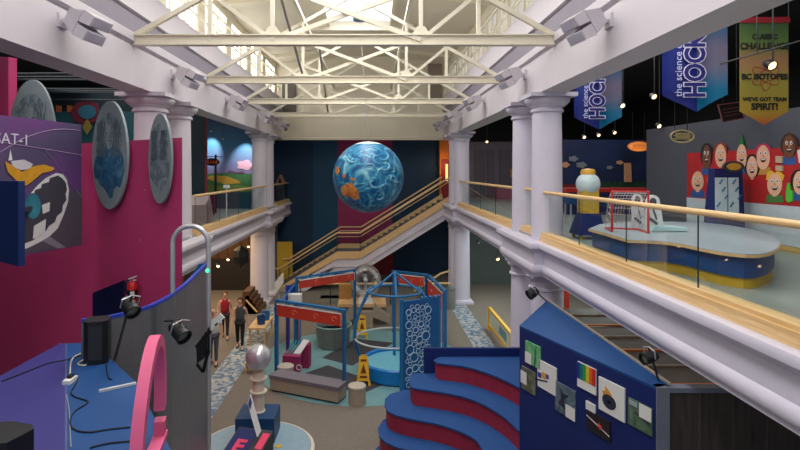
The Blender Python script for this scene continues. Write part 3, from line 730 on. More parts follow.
# blue table left of machine, and long red/blue bench behind
t = thing('play_table', 'small blue topped table left of the white domed machine', 'table', (PX(566, 15.5), 15.5, 4.5))
x0, x1 = PX(566, 15.5), PX(583, 15.5)
b = MB(); b.box(x0, x1, 15.2, 15.8, 5.1, 5.35); b.build('top', BLUE, t, False)
for sx in (x0 + .06, x1 - .06):
    for sy in (15.28, 15.72):
        b = MB(); b.cyl((sx, sy), .03, 4.5, 5.1, 8); b.build('leg', CHROME, t)
t = thing('red_counter', 'low red and white counter under the night mural', 'counter', (PX(620, 19), 19, 4.5))
b = MB(); b.box(PX(566, 19), PX(646, 19), 18.8, 19.3, 4.5, PZ(192, 19)); b.build('front', mat('counter_navy', srgb(40, 44, 96), .5), t, False)
b = MB(); b.box(PX(564, 19), PX(647, 19), 18.75, 19.35, PZ(192, 19), PZ(188, 19)); b.build('red_top', mat('goal_red', (0, 0, 0)), t, False)
# doors on the far right gallery wall
for k, (xa, xb) in enumerate(((474, 484), (487, 494), (499, 511))):
    b = MB(); b.box(PX(xa, 30.9), PX(xb, 30.9), 30.86, 30.9, 4.5, 7.3); b.box(PX(xa, 30.9) + .05, PX(xb, 30.9) - .05, 30.83, 30.86, 4.6, 7.2); struct(b.build('door_%d' % (k + 3), mat('mauve_panel', srgb(104, 98, 110), .6)))
b = MB(); b.box(PX(497, 29), PX(518, 29), 29, 29.4, 4.5, PZ(188, 29)); tag(b.build('pink_cabinet', mat('dusty_pink', srgb(150, 92, 112), .6)), 'dusty pink cabinet at far end of right balcony', 'cabinet')
b = MB(); b.box(PX(466, 26.0) + .25, PX(478, 26), 27.2, 27.6, 4.5, PZ(202, 27)); tag(b.build('blue_crate', BLUE), 'blue crate behind the balustrade beside the far right column', 'crate')
b = MB(); b.slab([P(x, y, 30.84) for x, y in ell(511.5, 173, 3, 4)], (0, .06, 0)); tag(b.build('round_plaque', GOLD), 'round gold plaque high on the far mauve wall', 'plaque')
# orange lit doorway by stair top
t = thing('lit_arch', 'orange archway glowing yellow at the top of the stairs', 'archway', (PX(443, 30.5), 30.5, 4.5))
b = MB(); b.box(PX(439.5, 30.5), PX(451, 30.5), 30.4, 30.8, 4.3, PZ(140, 30.5)); b.build('surround', ORNG, t, False)
b = MB(); b.box(PX(441, 30.5), PX(451, 30.5), 30.3, 30.4, 4.3, PZ(160, 30.5)); b.build('arch_panel', DKRED, t, False)
b = MB(); b.box(PX(445.5, 30.3), PX(447.7, 30.3), 30.2, 30.28, PZ(181, 30.3), PZ(164, 30.3)); b.build('light_strip', emit_mat('yellow_light', (1, .75, .2), 1.3), t, False)

# banners
def banner(px0, px1, pt, Y, ztop, label, cols, name='banner'):
    x0, x1 = PX(px0, Y), PX(px1, Y); zt = PZ(pt, Y); zs = zt + (x1 - x0) * .28; xm = (x0 + x1) / 2
    t = thing('hanging_banner', label, 'banner', (xm, Y, zt), 'hanging banners on the right gallery')
    return t, x0, x1, xm, zt, zs
VIOB = ramp_mat('banner_violet_blue', [(0.2, srgb(28, 34, 116)), (.5, srgb(34, 54, 146)), (.8, srgb(26, 36, 108))], 'noise', 1.2, .5, 3)
ICEB = ramp_mat('banner_ice_blue', [(0.3, srgb(22, 108, 158)), (.45, srgb(64, 134, 172)), (.62, srgb(142, 136, 160))], 'noise', 1.6, 1.2, 3)
def zgrad(name, stops, h):
    m = ramp_mat(name, stops, 'grad'); nt = m.node_tree
    for nd in nt.nodes:
        if nd.type == 'MAPPING': nd.inputs['Scale'].default_value = (1, 1, 1 / h)
        if nd.type == 'SEPXYZ':
            for lk in list(nd.outputs['X'].links):
                to = lk.to_socket; nt.links.remove(lk); nt.links.new(nd.outputs['Z'], to)
    return m
ICEB = zgrad('banner_ice_print', [(0.0, srgb(24, 130, 168)), (.22, srgb(30, 134, 176)), (.42, srgb(128, 130, 158)), (.6, srgb(132, 124, 150)), (.8, srgb(60, 108, 150)), (1, srgb(30, 90, 140))], 2.0)
for px0, px1, pt, Y, l in ((663, 727, 112.5, 9.9, 'blue science of hockey banner hanging nearest the camera'), (574.5, 621.5, 130, 14.1, 'blue science of hockey banner hanging behind the near right columns')):
    t, x0, x1, xm, zt, zs = banner(px0, px1, pt, Y, 9.5, l, None)
    W = x1 - x0
    nx, nz = 10, 12
    def cl(u, z): return Vector((x0 + W * u, Y + .05 * math.sin(u * 9 + 1) * (1 - (z - zt) / 3), z))
    for u0, u1, nm, m in ((0, .52, 'violet_half', VIOB), (.52, 1, 'ice_half', ICEB)):
        b = MB(); V = []
        for i in range(nx + 1):
            u = u0 + (u1 - u0) * i / nx; zb_ = zt + (zs - zt) * (abs(u - .5) * 2) ** 1.0
            V.append([b.bm.verts.new(cl(u, zb_ + (9.5 - zb_) * j / nz)) for j in range(nz + 1)])
        for i in range(nx):
            for j in range(nz): b.face([V[i][j], V[i + 1][j], V[i + 1][j + 1], V[i][j + 1]])
        bmesh.ops.solidify(b.bm, geom=b.bm.faces[:], thickness=.008)
        b.build(nm, m, t)
    b = MB(); Mt = Matrix.Translation((x0 + W * .475, Y - .075, zs - .07)) @ Matrix.Rotation(PI / 2, 4, 'X') @ Matrix.Rotation(PI / 2, 4, 'Z') @ Matrix.Diagonal((.78, 1, 1, 1))
    b.text('HOCKEY', W * .44, Mt, .003, 'LEFT', .034); b.build('letter_outline', mat('letter_lilac', srgb(206, 200, 226), .6), t, False)
    b = MB(); b.text('HOCKEY', W * .44, Matrix.Translation((0, -.006, 0)) @ Mt, .003, 'LEFT', .014); b.build('big_lettering', mat('letter_navy', srgb(34, 36, 110), .6), t, False)
    b = MB(); Mt2 = Matrix.Translation((x0 + W * .21, Y - .075, zs - .05)) @ Matrix.Rotation(PI / 2, 4, 'X') @ Matrix.Rotation(PI / 2, 4, 'Z')
    b.text('the science of', W * .155, Mt2, .003, 'LEFT'); b.build('small_lettering', mat('letter_pale', srgb(190, 196, 236), .6), t, False)
    b = MB(); b.tube([(x0, Y, 9.5), (x1, Y, 9.5)], .02, 8); b.build('hanging_rod', BLACK, t)
t, x0, x1, xm, zt, zs = banner(740, 788.5, 125, 9.3, 8.9, 'green and yellow team spirit banner hanging at far right', None)
Y = 9.3; zt2 = PZ(20, Y)
GRB = ramp_mat('banner_green_yellow', [(0.0, srgb(160, 74, 36)), (.12, srgb(158, 130, 42)), (.4, srgb(142, 136, 56)), (.6, srgb(146, 108, 76)), (.8, srgb(78, 104, 50)), (1.0, srgb(44, 72, 44))], 'grad', mapscale=(1, 1, 1), rot=(0, PI / 2, 0), loc=(0, 0, 0))
nt = GRB.node_tree
for nd in nt.nodes:
    if nd.type == 'MAPPING':
        nd.inputs['Rotation'].default_value = (0, 0, 0); nd.inputs['Scale'].default_value = (1, 1, 1.0 / (zt2 - zt))
    if nd.type == 'SEPXYZ':
        for lk in list(nd.outputs['X'].links):
            to = lk.to_socket; nt.links.remove(lk); nt.links.new(nd.outputs['Z'], to)
b = MB(); b.slab([(x0, Y, zt2), (x0, Y, zs), (xm, Y, zt), (x1, Y, zs), (x1, Y, zt2)], (0, .012, 0)); b.build('cloth', GRB, t, False)
b = MB(); b.box(x0 - .02, x1 + .02, Y - .015, Y + .02, zt2 - .05, zt2 + .05); b.build('red_header', DKRED, t, False)
RX = Matrix.Rotation(PI / 2, 4, 'X')
INK = mat('banner_ink', srgb(26, 34, 28), .7)
for s_, py, sz in (('CLASSIC', 37, .12), ('CHALLENGE', 46.5, .155), ('BC ISOTOPES', 77, .135), ("WE'VE GOT TEAM", 99.5, .095), ('SPIRIT!', 107, .16)):
    b = MB(); b.text(s_, sz, Matrix.Translation((xm, Y - .012, PZ(py, Y))) @ RX, .002, 'CENTER', .006 if sz > .1 else .003); b.build('lettering', INK, t, False)
b = MB()
for a in (0, PI / 3, -PI / 3):
    pts = []
    for k in range(24):
        th = 2 * PI * k / 24; ex, ez = .1 * math.cos(th), .26 * math.sin(th)
        pts.append((xm + .02 + ex * math.cos(a) - ez * math.sin(a), Y - .006, PZ(76, Y) + ex * math.sin(a) + ez * math.cos(a)))
    b.tube(pts, .007, 4, True)
b.build('atom_emblem', mat('emblem_red', srgb(150, 60, 40), .6), t)
b = MB(); b.tube([(x0, Y, zt2 + .05), (x0, Y, 9.6)], .006, 4); b.tube([(x1, Y, zt2 + .05), (x1, Y, 9.6)], .006, 4); b.build('hanging_wire', BLACK, t)

b = MB(); b.slab([P(x, y, 11.2) for x, y in ((718, 105), (741, 102), (744, 118), (723, 122))], (0, .03, 0)); o = b.build('framed_notice', mat('dark_notice', srgb(44, 30, 32), .6)); tag(o, 'dark tilted notice hanging left of the team spirit banner', 'notice')
b = MB(); q_ = [P(x, y, 11.18) for x, y in ((718, 105), (741, 102), (744, 118), (723, 122))]
for a_, c_ in zip(q_, q_[1:] + q_[:1]): b.bar(a_, c_, .02, .02)
for k in range(3): b.bar(q_[0].lerp(q_[3], .3 + .2 * k).lerp(q_[1].lerp(q_[2], .3 + .2 * k), .15), q_[0].lerp(q_[3], .3 + .2 * k).lerp(q_[1].lerp(q_[2], .3 + .2 * k), .85), .012, .012)
b.build('rim', mat('rosy_rim', srgb(130, 80, 76), .6), o, False)
b = MB(); b.tube([q_[0].lerp(q_[1], .2), q_[0].lerp(q_[1], .2) + Vector((0, 0, 2.1))], .006, 4); b.tube([q_[0].lerp(q_[1], .8), q_[0].lerp(q_[1], .8) + Vector((0, 0, 2.05))], .006, 4); b.build('hanging_wire', BLACK, o)
# ceiling spots of the right gallery: cans on stems
def cspot(p, label, zc, lit=True, r=.07, lite=None, grp='gallery ceiling spotlights'):
    t = thing('ceiling_spotlight', label, 'spotlight', p, grp)
    p = Vector(p)
    b = MB(); b.tube([(p.x, p.y, p.z + r), (p.x, p.y, zc)], .012, 6); b.build('stem', BLACK, t)
    b = MB(); d = Vector((.1, -.8, -.5)).normalized(); q = d.to_track_quat('Z', 'Y').to_matrix()
    b.lathe([(r * .5, -r * 2), (r * .9, -r * 1.2), (r, 0), (r * .85, .0), (r * .8, -.02)], p, 16, q); b.build('can', BLACK, t)
    b = MB(); b.lathe([(r * .8, -.02), (r * .5, .01), (.001, .02)], p, 16, q); b.build('bulb', BULB if lit else LENS, t)
cs = [(487, 142, 24, 'lit ceiling spot seen between the far and near right columns'), (584.5, 137.5, 19, 'lit ceiling spot below the farther hockey banner, left one'), (599, 135.5, 19, 'lit ceiling spot below the farther hockey banner, middle one'),
      (615, 133, 19, 'lit ceiling spot below the farther hockey banner, right one'), (659.5, 126.5, 14.5, 'lit ceiling spot under the left edge of nearer hockey banner'), (623, 106, 13, 'lit ceiling spot right of the farther hockey banner, lower one'),
      (654.5, 97, 11.5, 'lit ceiling spot touching the left edge of nearer hockey banner'), (773, 66, 8.6, 'large lit ceiling spot in front of the team spirit banner')]
for px, py, Y, l in cs: cspot(P(px, py, Y), l, 9.6, True, .085 if Y < 10 else .07)
t = thing('ceiling_pipe', 'thin black lighting pipe crossing the team spirit banner', 'pipe', P(740, 60, 8.7))
b = MB(); b.tube([P(720, 64, 9.0), P(800, 41, 8.2)], .012, 6); b.build('pipe', BLACK, t)
b = MB(); b.tube([P(757, 54, 8.65), P(757, 0, 8.65)], .01, 6); b.build('drop_rod', BLACK, t)

# ------------------------------------------------------------------ left gallery
b = MB(); mY_ = 25.6
SKYM = ramp_mat('mural_sky', [(0.0, srgb(120, 100, 140)), (.25, srgb(96, 110, 150)), (.55, srgb(34, 96, 130)), (1, srgb(16, 50, 84))], 'grad')
nt = SKYM.node_tree
for nd in nt.nodes:
    if nd.type == 'MAPPING': nd.inputs['Scale'].default_value = (1, 1, 1 / 3.0); nd.inputs['Location'].default_value = (0, 0, -.45)
    if nd.type == 'SEPXYZ':
        for lk in list(nd.outputs['X'].links):
            to = lk.to_socket; nt.links.remove(lk); nt.links.new(nd.outputs['Z'], to)
b.box(-14, -5.82, mY_, mY_ + .2, 4.3, 9.2); struct(b.build('wall_left_mural', SKYM))
t = thing('field_mural', 'painted mural of green and golden fields behind left balustrade', 'mural', (PX(230, mY_), mY_ - .05, 4.3))
def fld(pts, nm, m, k): b = MB(); b.slab([P(x, y, mY_ - .01 - k * .01) for x, y in pts], (0, .01 + k * .005, 0)); b.build(nm, m, t, False)
fld([(195, 182), (206, 174), (224, 173), (240, 174.5), (258, 173), (258, 196), (195, 196)], 'green_field', mat('field_green', srgb(54, 104, 60), .7, var=.2, scale=3), 1)
fld([(204, 178), (212, 175.5), (226, 176), (238, 180.5), (241, 183), (226, 184.5), (214, 181)], 'golden_field', mat('field_gold', srgb(176, 140, 50), .7, var=.15, scale=4), 2)
fld([(204, 184), (220, 186), (236, 185), (250, 187), (250, 192), (204, 192)], 'olive_field', mat('field_olive', srgb(96, 120, 50), .7, var=.15, scale=4), 3)
fld([(226, 173), (230, 170), (236, 172), (242, 171), (246, 173.5)], 'far_barns', mat('barn_mauve', srgb(90, 70, 90), .7), 2)
fld(cloudpts(245, 165, 8), 'pink_cloud', mat('cloud_pink', srgb(190, 150, 170), .7), 1)
b = MB(); b.box(PX(200, 24), PX(250, 24), 24.6, 24.7, 4.3, PZ(192.5, 24.6)); tag(b.build('teal_partition', mat('deep_teal_board', srgb(12, 66, 78), .6)), 'low teal partition board below the fields mural', 'partition')
b = MB(); b.box(PX(190, 21), PX(214, 21), 21, 21.1, 4.3, PZ(193, 21)); tag(b.build('maroon_partition', mat('maroon_board', srgb(80, 24, 44), .6)), 'low maroon partition board left of the teal one', 'partition')
t = thing('pylon', 'tall purple and red exhibit pylon behind the left balustrade', 'pylon', (PX(199, 20), 20, 4.3))
b = MB(); b.box(PX(190, 20), PX(198, 20), 20, 20.3, 4.3, 9.2); b.build('purple_side', mat('pylon_purple', srgb(70, 36, 90), .6), t, False)
b = MB(); b.box(PX(198, 20), PX(205, 20), 20, 20.3, 4.3, 9.2); b.build('red_side', DKRED, t, False)
b = MB(); b.box(PX(190, 20), PX(206, 20), 19.95, 20, PZ(161, 20), PZ(151, 20)); b.build('crimson_band', MAROON, t, False)
b = MB()
for k in range(8): b.box(PX(201.2, 20), PX(202.6, 20), 19.97, 20, PZ(190 - k * 3.2, 20), PZ(188 - k * 3.2, 20))
b.build('blue_squares', mat('square_blue', srgb(50, 90, 190), .5), t, False)
c = P(212, 162, 22)
t = thing('oval_sign', 'dark oval sign with orange lettering on black post before fields mural', 'sign', (c.x, 22, 4.3))
b = MB(); b.slab([c + Vector((.3 * math.cos(a), 0, .16 * math.sin(a))) for a in [2 * PI * k / 28 for k in range(28)]], (0, .05, 0)); b.build('board', BLACK, t, False)
b = MB()
for k in range(4):
    x = c.x - .17 + k * .115; b.bar((x - .03, 21.98, c.z - .06), (x + .03, 21.98, c.z + .07), .03, .02); b.bar((x + .03, 21.98, c.z - .06), (x + .02, 21.98, c.z + .07), .03, .02)
b.build('lettering', mat('sign_orange', srgb(226, 100, 40), .5), t, False)
b = MB(); b.cyl((c.x + .12, 22.1), .05, 4.3, c.z + .3, 10); b.bar((c.x - .4, 22.1, c.z + .22), (c.x + .4, 22.1, c.z + .22), .03, .03); b.build('post', BLACK, t)
t = thing('slope_cabinet', 'beige sloped cabinet behind left glass balustrade near pink wall', 'cabinet', (PX(200, 15.5), 15.5, 4.3))
x0, x1 = PX(183, 16.2), PX(206, 16.2)
b = MB(); b.hexa([(x0, 16.2, 4.3), (x1, 16.2, 4.3), (x1, 17.1, 4.3), (x0, 17.1, 4.3)], [(x0, 16.2, PZ(205, 16.2)), (x1, 16.2, PZ(205, 16.2)), (x1 - .1, 16.9, PZ(196, 16.2)), (x0, 16.9, PZ(196, 16.2))]); b.build('body', mat('beige_cabinet', srgb(150, 138, 136), .5), t, False)
b = MB(); b.box(x1 - .012, x1 + .006, 16.4, 16.8, 4.45, 5.0); b.build('side_panel', mat('beige_panel', srgb(128, 118, 118), .5), t, False)
b = MB(); b.box(PX(224, 20), PX(229, 20), 19.9, 20.1, PZ(188, 20), PZ(185, 20)); b.box(PX(226.2, 20), PX(226.9, 20), 19.98, 20.02, 4.3, PZ(188, 20)); tag(b.build('label_stand', PAPER), 'small white label stand behind left balustrade below fields', 'label stand')
# barn cabinet
t = thing('barn_cabinet', 'barn shaped wooden display cabinet at far end of left balcony', 'cabinet', (PX(282, 30), 30, 4.3))
x0, x1 = PX(275.5, 30), PX(284.6, 30); xm = (x0 + x1) / 2; ze = PZ(184, 30)
b = MB(); b.box(x0 + .05, x1 - .05, 30, 30.6, 4.3, ze); b.build('body', mat('grey_barn_wood', srgb(92, 88, 92), .7), t, False)
b = MB(); b.slab([(x0, 29.95, ze), (x1, 29.95, ze), (xm, 29.95, PZ(174.5, 30))], (0, .7, 0)); b.build('gable_roof', mat('pinkish_wood', srgb(170, 124, 110), .6), t, False)
b = MB(); b.slab([(x0 + .14, 29.93, ze + .05), (x1 - .14, 29.93, ze + .05), (xm, 29.93, PZ(177, 30))], (0, .02, 0)); b.build('loft_opening', BLACK, t, False)
for k in range(3):
    xx = x0 + .1 + k * (x1 - x0 - .2) / 3; b = MB(); b.box(xx + .02, xx + (x1 - x0 - .2) / 3 - .02, 29.97, 30, 4.4, ze - .1); b.build('door', mat('barn_door_grey', srgb(70, 68, 76), .7), t, False)
for px, py, l in ((211, 131.5, 'left ceiling spot shining on fields mural'), (247, 134, 'right ceiling spot shining on fields mural'), (223, 139, 'small ceiling spot between those lighting fields mural')):
    cspot(P(px, py, 24.0), l, 9.2, False)
# background stage shapes beyond big oval
b = MB(); b.box(-13.9, -6.2, 19.5, 19.6, 4.3, 9.2); struct(b.build('wall_left_dark', mat('dusk_teal_board', srgb(14, 36, 44), .7)))
t = thing('stage_backdrop', 'teal and maroon stage cutout far behind the purple satellite poster', 'stage panel', (PX(70, 19), 19, 4.3))
def fl2(pts, nm, m, y): b = MB(); b.slab([P(x, yy, y) for x, yy in pts], (0, .04, 0)); b.build(nm, m, t, False)
fl2([(52, 112), (96, 110), (138, 112), (138, 200), (52, 200)], 'teal_ground', mat('stage_teal', srgb(26, 78, 86), .6), 19)
fl2([(70, 112), (76, 103), (86, 100), (97, 103), (100, 112), (97, 121), (85, 125), (74, 121)], 'maroon_oval', mat('stage_maroon', srgb(96, 26, 44), .6), 18.9)
fl2(ell(87, 112, 9, 7), 'teal_oval', mat('stage_teal2', srgb(34, 92, 110), .6), 18.85)
fl2([(87, 119), (92, 127), (87, 135), (82, 127)], 'olive_diamond', mat('stage_olive', srgb(120, 110, 50), .6), 18.85)
for k, (x, c_) in enumerate(((56, 'orange'), (67, 'ochre'))): fl2([(x, 112), (x, 105), (x + 5, 106), (x + 5, 112)], 'orange_block', mat('stage_orange', srgb(150, 84, 40), .6), 18.9)
b = MB()
for k in range(7): b.tube([(-12, 14 + k * .8, 8.6 + .07 * (k % 3)), (-5.8, 13.5 + k * .9, 8.55 + .07 * (k % 3))], .03, 6)
tag(b.build('ceiling_pipework', mat('dull_pipe', srgb(52, 62, 66), .5)), 'dark pipework under the left gallery ceiling', 'pipework')

# ------------------------------------------------------------------ pink exhibit wall
KS = 1.045
pr0 = Vector((-2.7, 7.5, 0)) * KS; dirw = Vector((-.8207, .5713, 0)); nrm = Vector((-.5713, -.8207, 0))
zpk = PZ(137.5, 7.5 * KS)
def wallp(px, off=0.0):   # point on pink wall plane (offset toward viewer) along ray px
    a = (px - VX) / F; p0 = pr0 + nrm * off
    # (a*Y,Y) = p0 + s*dirw
    s = (p0.x - a * p0.y) / (a * dirw.y - dirw.x)
    return p0 + dirw * s, s
t = thing('pink_wall', 'tall hot pink exhibit wall carrying oval portraits at left', 'exhibit wall', (pr0.x - 1.5, pr0.y + 1, 0))
e = pr0 + dirw * 7.0
b = MB(); b.slab([pr0 + Vector((0, 0, 0)), e, e + Vector((0, 0, zpk)), pr0 + Vector((0, 0, zpk))], Vector((-.07, .16, 0))); b.build('panel', PINK, t, False)
a0, s0 = wallp(8.5); a1 = pr0 + dirw * 7.0
b = MB(); b.slab([a0 + Vector((0, 0, zpk)), a1 + Vector((0, 0, zpk)), a1 + Vector((0, 0, PZ(56, a1.y))), a0 + Vector((0, 0, PZ(57, a0.y)))], -nrm * .16); b.build('tall_section', PINK, t, False)
b = MB()
for px, py in ((145, 190), (171, 164.5), (140, 240), (100, 240)):
    q, s = wallp(px, .003); b.sphere(q + Vector((0, 0, PZ(py, q.y))), .008, 8)
b.build('screws', CHROME, t)
def basis(off):  # matrix mapping (s along, -, z) panel coords
    pass
PORT = ramp_mat('portrait_print', [(0.25, srgb(62, 74, 84)), (.45, srgb(100, 116, 124)), (.6, srgb(140, 152, 156)), (.75, srgb(104, 124, 134))], 'noise', 3.5, 1.8, 6)
PORTB = ramp_mat('portrait_blue', [(0.3, srgb(18, 62, 96)), (.5, srgb(34, 92, 124)), (.68, srgb(90, 130, 148))], 'noise', 4, 2, 5)
OVG = mat('oval_grey', srgb(132, 144, 148), .45, var=.06)
def oval(px, py, w, h, off, label, tint=True, hairw=.6):
    q, s = wallp(px, off); c = q + Vector((0, 0, PZ(py, q.y)))
    t = thing('oval_portrait', label, 'portrait', c - Vector((0, 0, h)), 'oval portraits on the pink wall')
    def el(rx, rz, dx=0, dz=0, n=44, k=0.0, pw=1): return [c + dirw * -(dx + rx * math.cos(a)) + Vector((0, 0, dz + rz * math.sin(a))) + nrm * k for a in [2 * PI * i / n for i in range(n)]]
    b = MB(); b.slab(el(w, h), -nrm * .04); b.build('oval_board', OVG, t, False)
    b = MB(); b.slab(el(w * .74, h * .52, 0, h * .26, k=.004), nrm * -.003); b.build('hair_print', PORT, t, False)
    body = [c + dirw * -(w * u) + Vector((0, 0, h * v)) + nrm * .005 for u, v in ((-.42, .12), (-.66, .04), (-.84, -.12), (-.9, -.26), (-.84, -.42), (-.66, -.46), (-.5, -.56), (-.3, -.6), (-.12, -.7), (.06, -.8), (.2, -.78), (.3, -.62), (.46, -.56), (.62, -.6), (.76, -.44), (.88, -.28), (.84, -.1), (.7, .04), (.46, .1), (.24, .16), (0, .1), (-.2, .16))]
    b = MB(); b.slab(body, nrm * -.003); b.build('robe_print', PORTB if tint else PORT, t, False)
    b = MB(); b.slab(el(w * .27, h * .2, w * .03, h * .36, k=.008), nrm * -.003); b.build('face_print', mat('portrait_face', srgb(132, 144, 148), .6, var=.15, scale=10), t, False)
    b = MB()
    for sx in (-.1, .13): b.slab(el(w * .05, h * .015, w * sx, h * .4, n=10, k=.011), nrm * -.002)
    b.slab(el(w * .1, h * .012, w * .03, h * .27, n=10, k=.011), nrm * -.002); b.slab(el(w * .025, h * .05, w * .04, h * .34, n=10, k=.011), nrm * -.002)
    for k in range(22):
        sgn = -1 if k % 2 else 1; u = .26 + .022 * k
        pts = [c + dirw * -(sgn * w * (u - .1 + .08 * math.sin(q_ * 1.3 + k))) + Vector((0, 0, h * (.62 - .13 * q_))) + nrm * .009 for q_ in range(6)]
        b.tube(pts, .006, 4)
    b.build('ink_lines', mat('portrait_ink', srgb(80, 92, 100), .6), t)
oval(109, 155, .54, .90, .10, 'tall oval portrait of long-haired figure in blue robe, nearer of two over pink wall')
oval(159.5, 158.5, .29, .68, .10, 'narrow grey oval portrait nearest the right end of pink wall', False)
oval(30, 144, 1.05, 1.28, .05, 'large pale oval portrait rising behind the purple satellite poster', False)
# satellite poster
A = P(81.5, 124.5, 8.9); zt_, zb_ = A.z, PZ(245, 8.9)
sd = Vector((PX(0, 7.4) - A.x, 7.4 - A.y, 0)); L = sd.length; sd.normalize(); sn = Vector((-sd.y, sd.x, 0))
if sn.x < 0: sn = -sn
def sp(s, z, k=0): return Vector((A.x, A.y, 0)) + sd * s + Vector((0, 0, z)) + sn * k
def sray(px, py, k=0):
    a = (px - VX) / F; p0 = Vector((A.x, A.y, 0)) + sn * k
    s = (p0.x - a * p0.y) / (a * sd.y - sd.x); q = p0 + sd * s; return q + Vector((0, 0, PZ(py, q.y)))
t = thing('satellite_poster', 'purple poster board of a satellite, lettered SAT-1, beside pink wall', 'poster board', (A.x, A.y - .6, zb_))
PUR = ramp_mat('poster_purple', [(0.0, srgb(70, 66, 88)), (.35, srgb(76, 66, 100)), (.6, srgb(112, 58, 130)), (1, srgb(84, 48, 120))], 'noise', .9, .4, 2)
POSTERG = mat('poster_dusk', srgb(82, 78, 92), .6, var=.05)
b = MB(); b.m(0).slab([sp(0, zb_), sp(L + .25, zb_), sp(L + .25, zt_), sp(0, zt_)], sn * -.05); b.build('board', PUR, t, False)
def pz(pts, nm, m, k): b = MB(); b.slab([sray(x, y, k) for x, y in pts], sn * -.002); return b.build(nm, m, t, False)
pz([(82, 190), (82, 245), (4, 257), (4, 230), (30, 200)], 'dusk_field', POSTERG, .004)
pz([(25, 205), (27, 199), (32, 192), (38, 185), (46, 178), (56, 173), (63, 174), (67, 180), (69, 190), (68, 202), (64, 214), (58, 228), (50, 236), (40, 242), (28, 248), (20, 250), (18, 230)], 'satellite_rim', PAPER, .007)
pz([(22, 212), (27, 203), (29, 197), (34, 195), (35, 190), (41, 188), (42, 184), (49, 182), (50, 178), (58, 175.5), (62, 178), (66, 183), (67, 190), (65.5, 194), (66.5, 200), (63, 205), (62, 212), (57, 216), (55, 222), (49, 226), (46, 231), (38, 234), (34, 240), (26, 243), (18, 248), (16, 230)], 'satellite_disc', mat('sat_grey', srgb(66, 66, 76), .5), .010)
pz(ell(33, 206, 8, 13, 20), 'teal_glow', ramp_mat('sat_teal', [(.3, srgb(20, 84, 104)), (.7, srgb(56, 140, 160))], 'noise', 3, 0, 2), .0125)
pz([(5, 161), (10, 164), (22, 172), (34, 166), (44, 164.5), (55, 168), (52, 171), (42, 173), (34, 180), (26, 186), (16, 180), (8, 172)], 'yellow_foil', mat('foil_yellow', srgb(206, 150, 44), .35, var=.15, scale=9), .015)
pz([(11, 161), (24, 159.5), (33, 164), (30, 169), (21, 170), (13, 167)], 'white_can', mat('can_white', srgb(196, 192, 200), .5), .0135)
pz([(10.5, 149.5), (12.5, 160), (8.5, 160.5)], 'antenna', PAPER, .0135)
pz([(42, 205), (50, 202), (49.5, 211), (43, 214)], 'white_module', PAPER, .015)
pz([(34, 226), (46, 219), (45, 233), (33, 239)], 'white_module', PAPER, .015)
pz([(46, 234), (66, 247.5), (58, 248.6), (40, 240)], 'grey_beam', mat('beam_grey', srgb(130, 128, 140), .6), .006)
b = MB()
b.tube([sray(20 + 61 * k / 10, 146 - 26 * math.sin(.25 + 1.4 * k / 10) + 11 * (k / 10), .006) for k in range(11)], .006, 4)
b.tube([sray(0, 142 + 0, .006), sray(82, 155, .006)], .006, 4); b.tube([sray(45, 150, .006), sray(82, 197, .006)], .005, 4); b.tube([sray(0, 152, .006), sray(24, 138, .006)], .005, 4)
b.build('orbit_lines', mat('orbit_lilac', srgb(170, 140, 180), .6), t)
c = sray(12.6, 139.5, .012)
Mt = Matrix.Translation(c) @ Matrix(((-sd.x, 0, sn.x, 0), (-sd.y, 0, sn.y, 0), (0, 1, 0, 0), (0, 0, 0, 1)))
b = MB(); b.text('SAT-1', .225, Mt, .002, 'CENTER'); b.build('lettering', mat('poster_letter', srgb(206, 200, 216), .6), t, False)
b = MB(); p_ = sp(.45, 0, -.05); q_ = p_ + Vector((-.25, .75, 0)); b.bar(p_ + Vector((0, 0, zt_ - .4)), q_ + Vector((0, 0, zt_ - .4)), .05, .05); b.bar(p_ + Vector((0, 0, zb_ + .4)), q_ + Vector((0, 0, zb_ + .4)), .05, .05); b.build('wall_bracket', DGREY, t, False)
# dark blue panel at far left
t = thing('navy_sign_back', 'dark blue board edge-on at the left margin below the satellite lettering', 'board', (-4.1, 6.1, 4.95))
p0 = P(25, 0, 6.0); p1 = Vector((-4.75, 6.55, 0))
b = MB(); b.slab([Vector((p0.x, p0.y, PZ(265.5, 6))), Vector((p1.x, p1.y, PZ(265.5, 6) + .02)), Vector((p1.x, p1.y, PZ(181, 6))), Vector((p0.x, p0.y, PZ(181, 6)))], (-.03, -.07, 0)); b.build('board', mat('navy_lacquer', srgb(16, 42, 92), .45), t, False)
b = MB(); b.bar((-4.5, 6.35, 5.5), (-5.15, 8.0, 5.5), .06, .06); b.build('bracket_arm', DGREY, t, False)
# tilted navy panel on pink wall
def wq(px, py, k): q, s = wallp(px, k); return q + Vector((0, 0, PZ(py, q.y)))
b = MB(); b.slab([wq(92.5, 322, .05), wq(92.5, 293, .05), wq(123, 280.5, .05), wq(123, 316, .05)], -nrm * .03); tag(b.build('tilted_sign', mat('navy_gloss', srgb(16, 24, 66), .4)), 'dark navy slanted panel on pink wall left of fire extinguisher', 'panel')
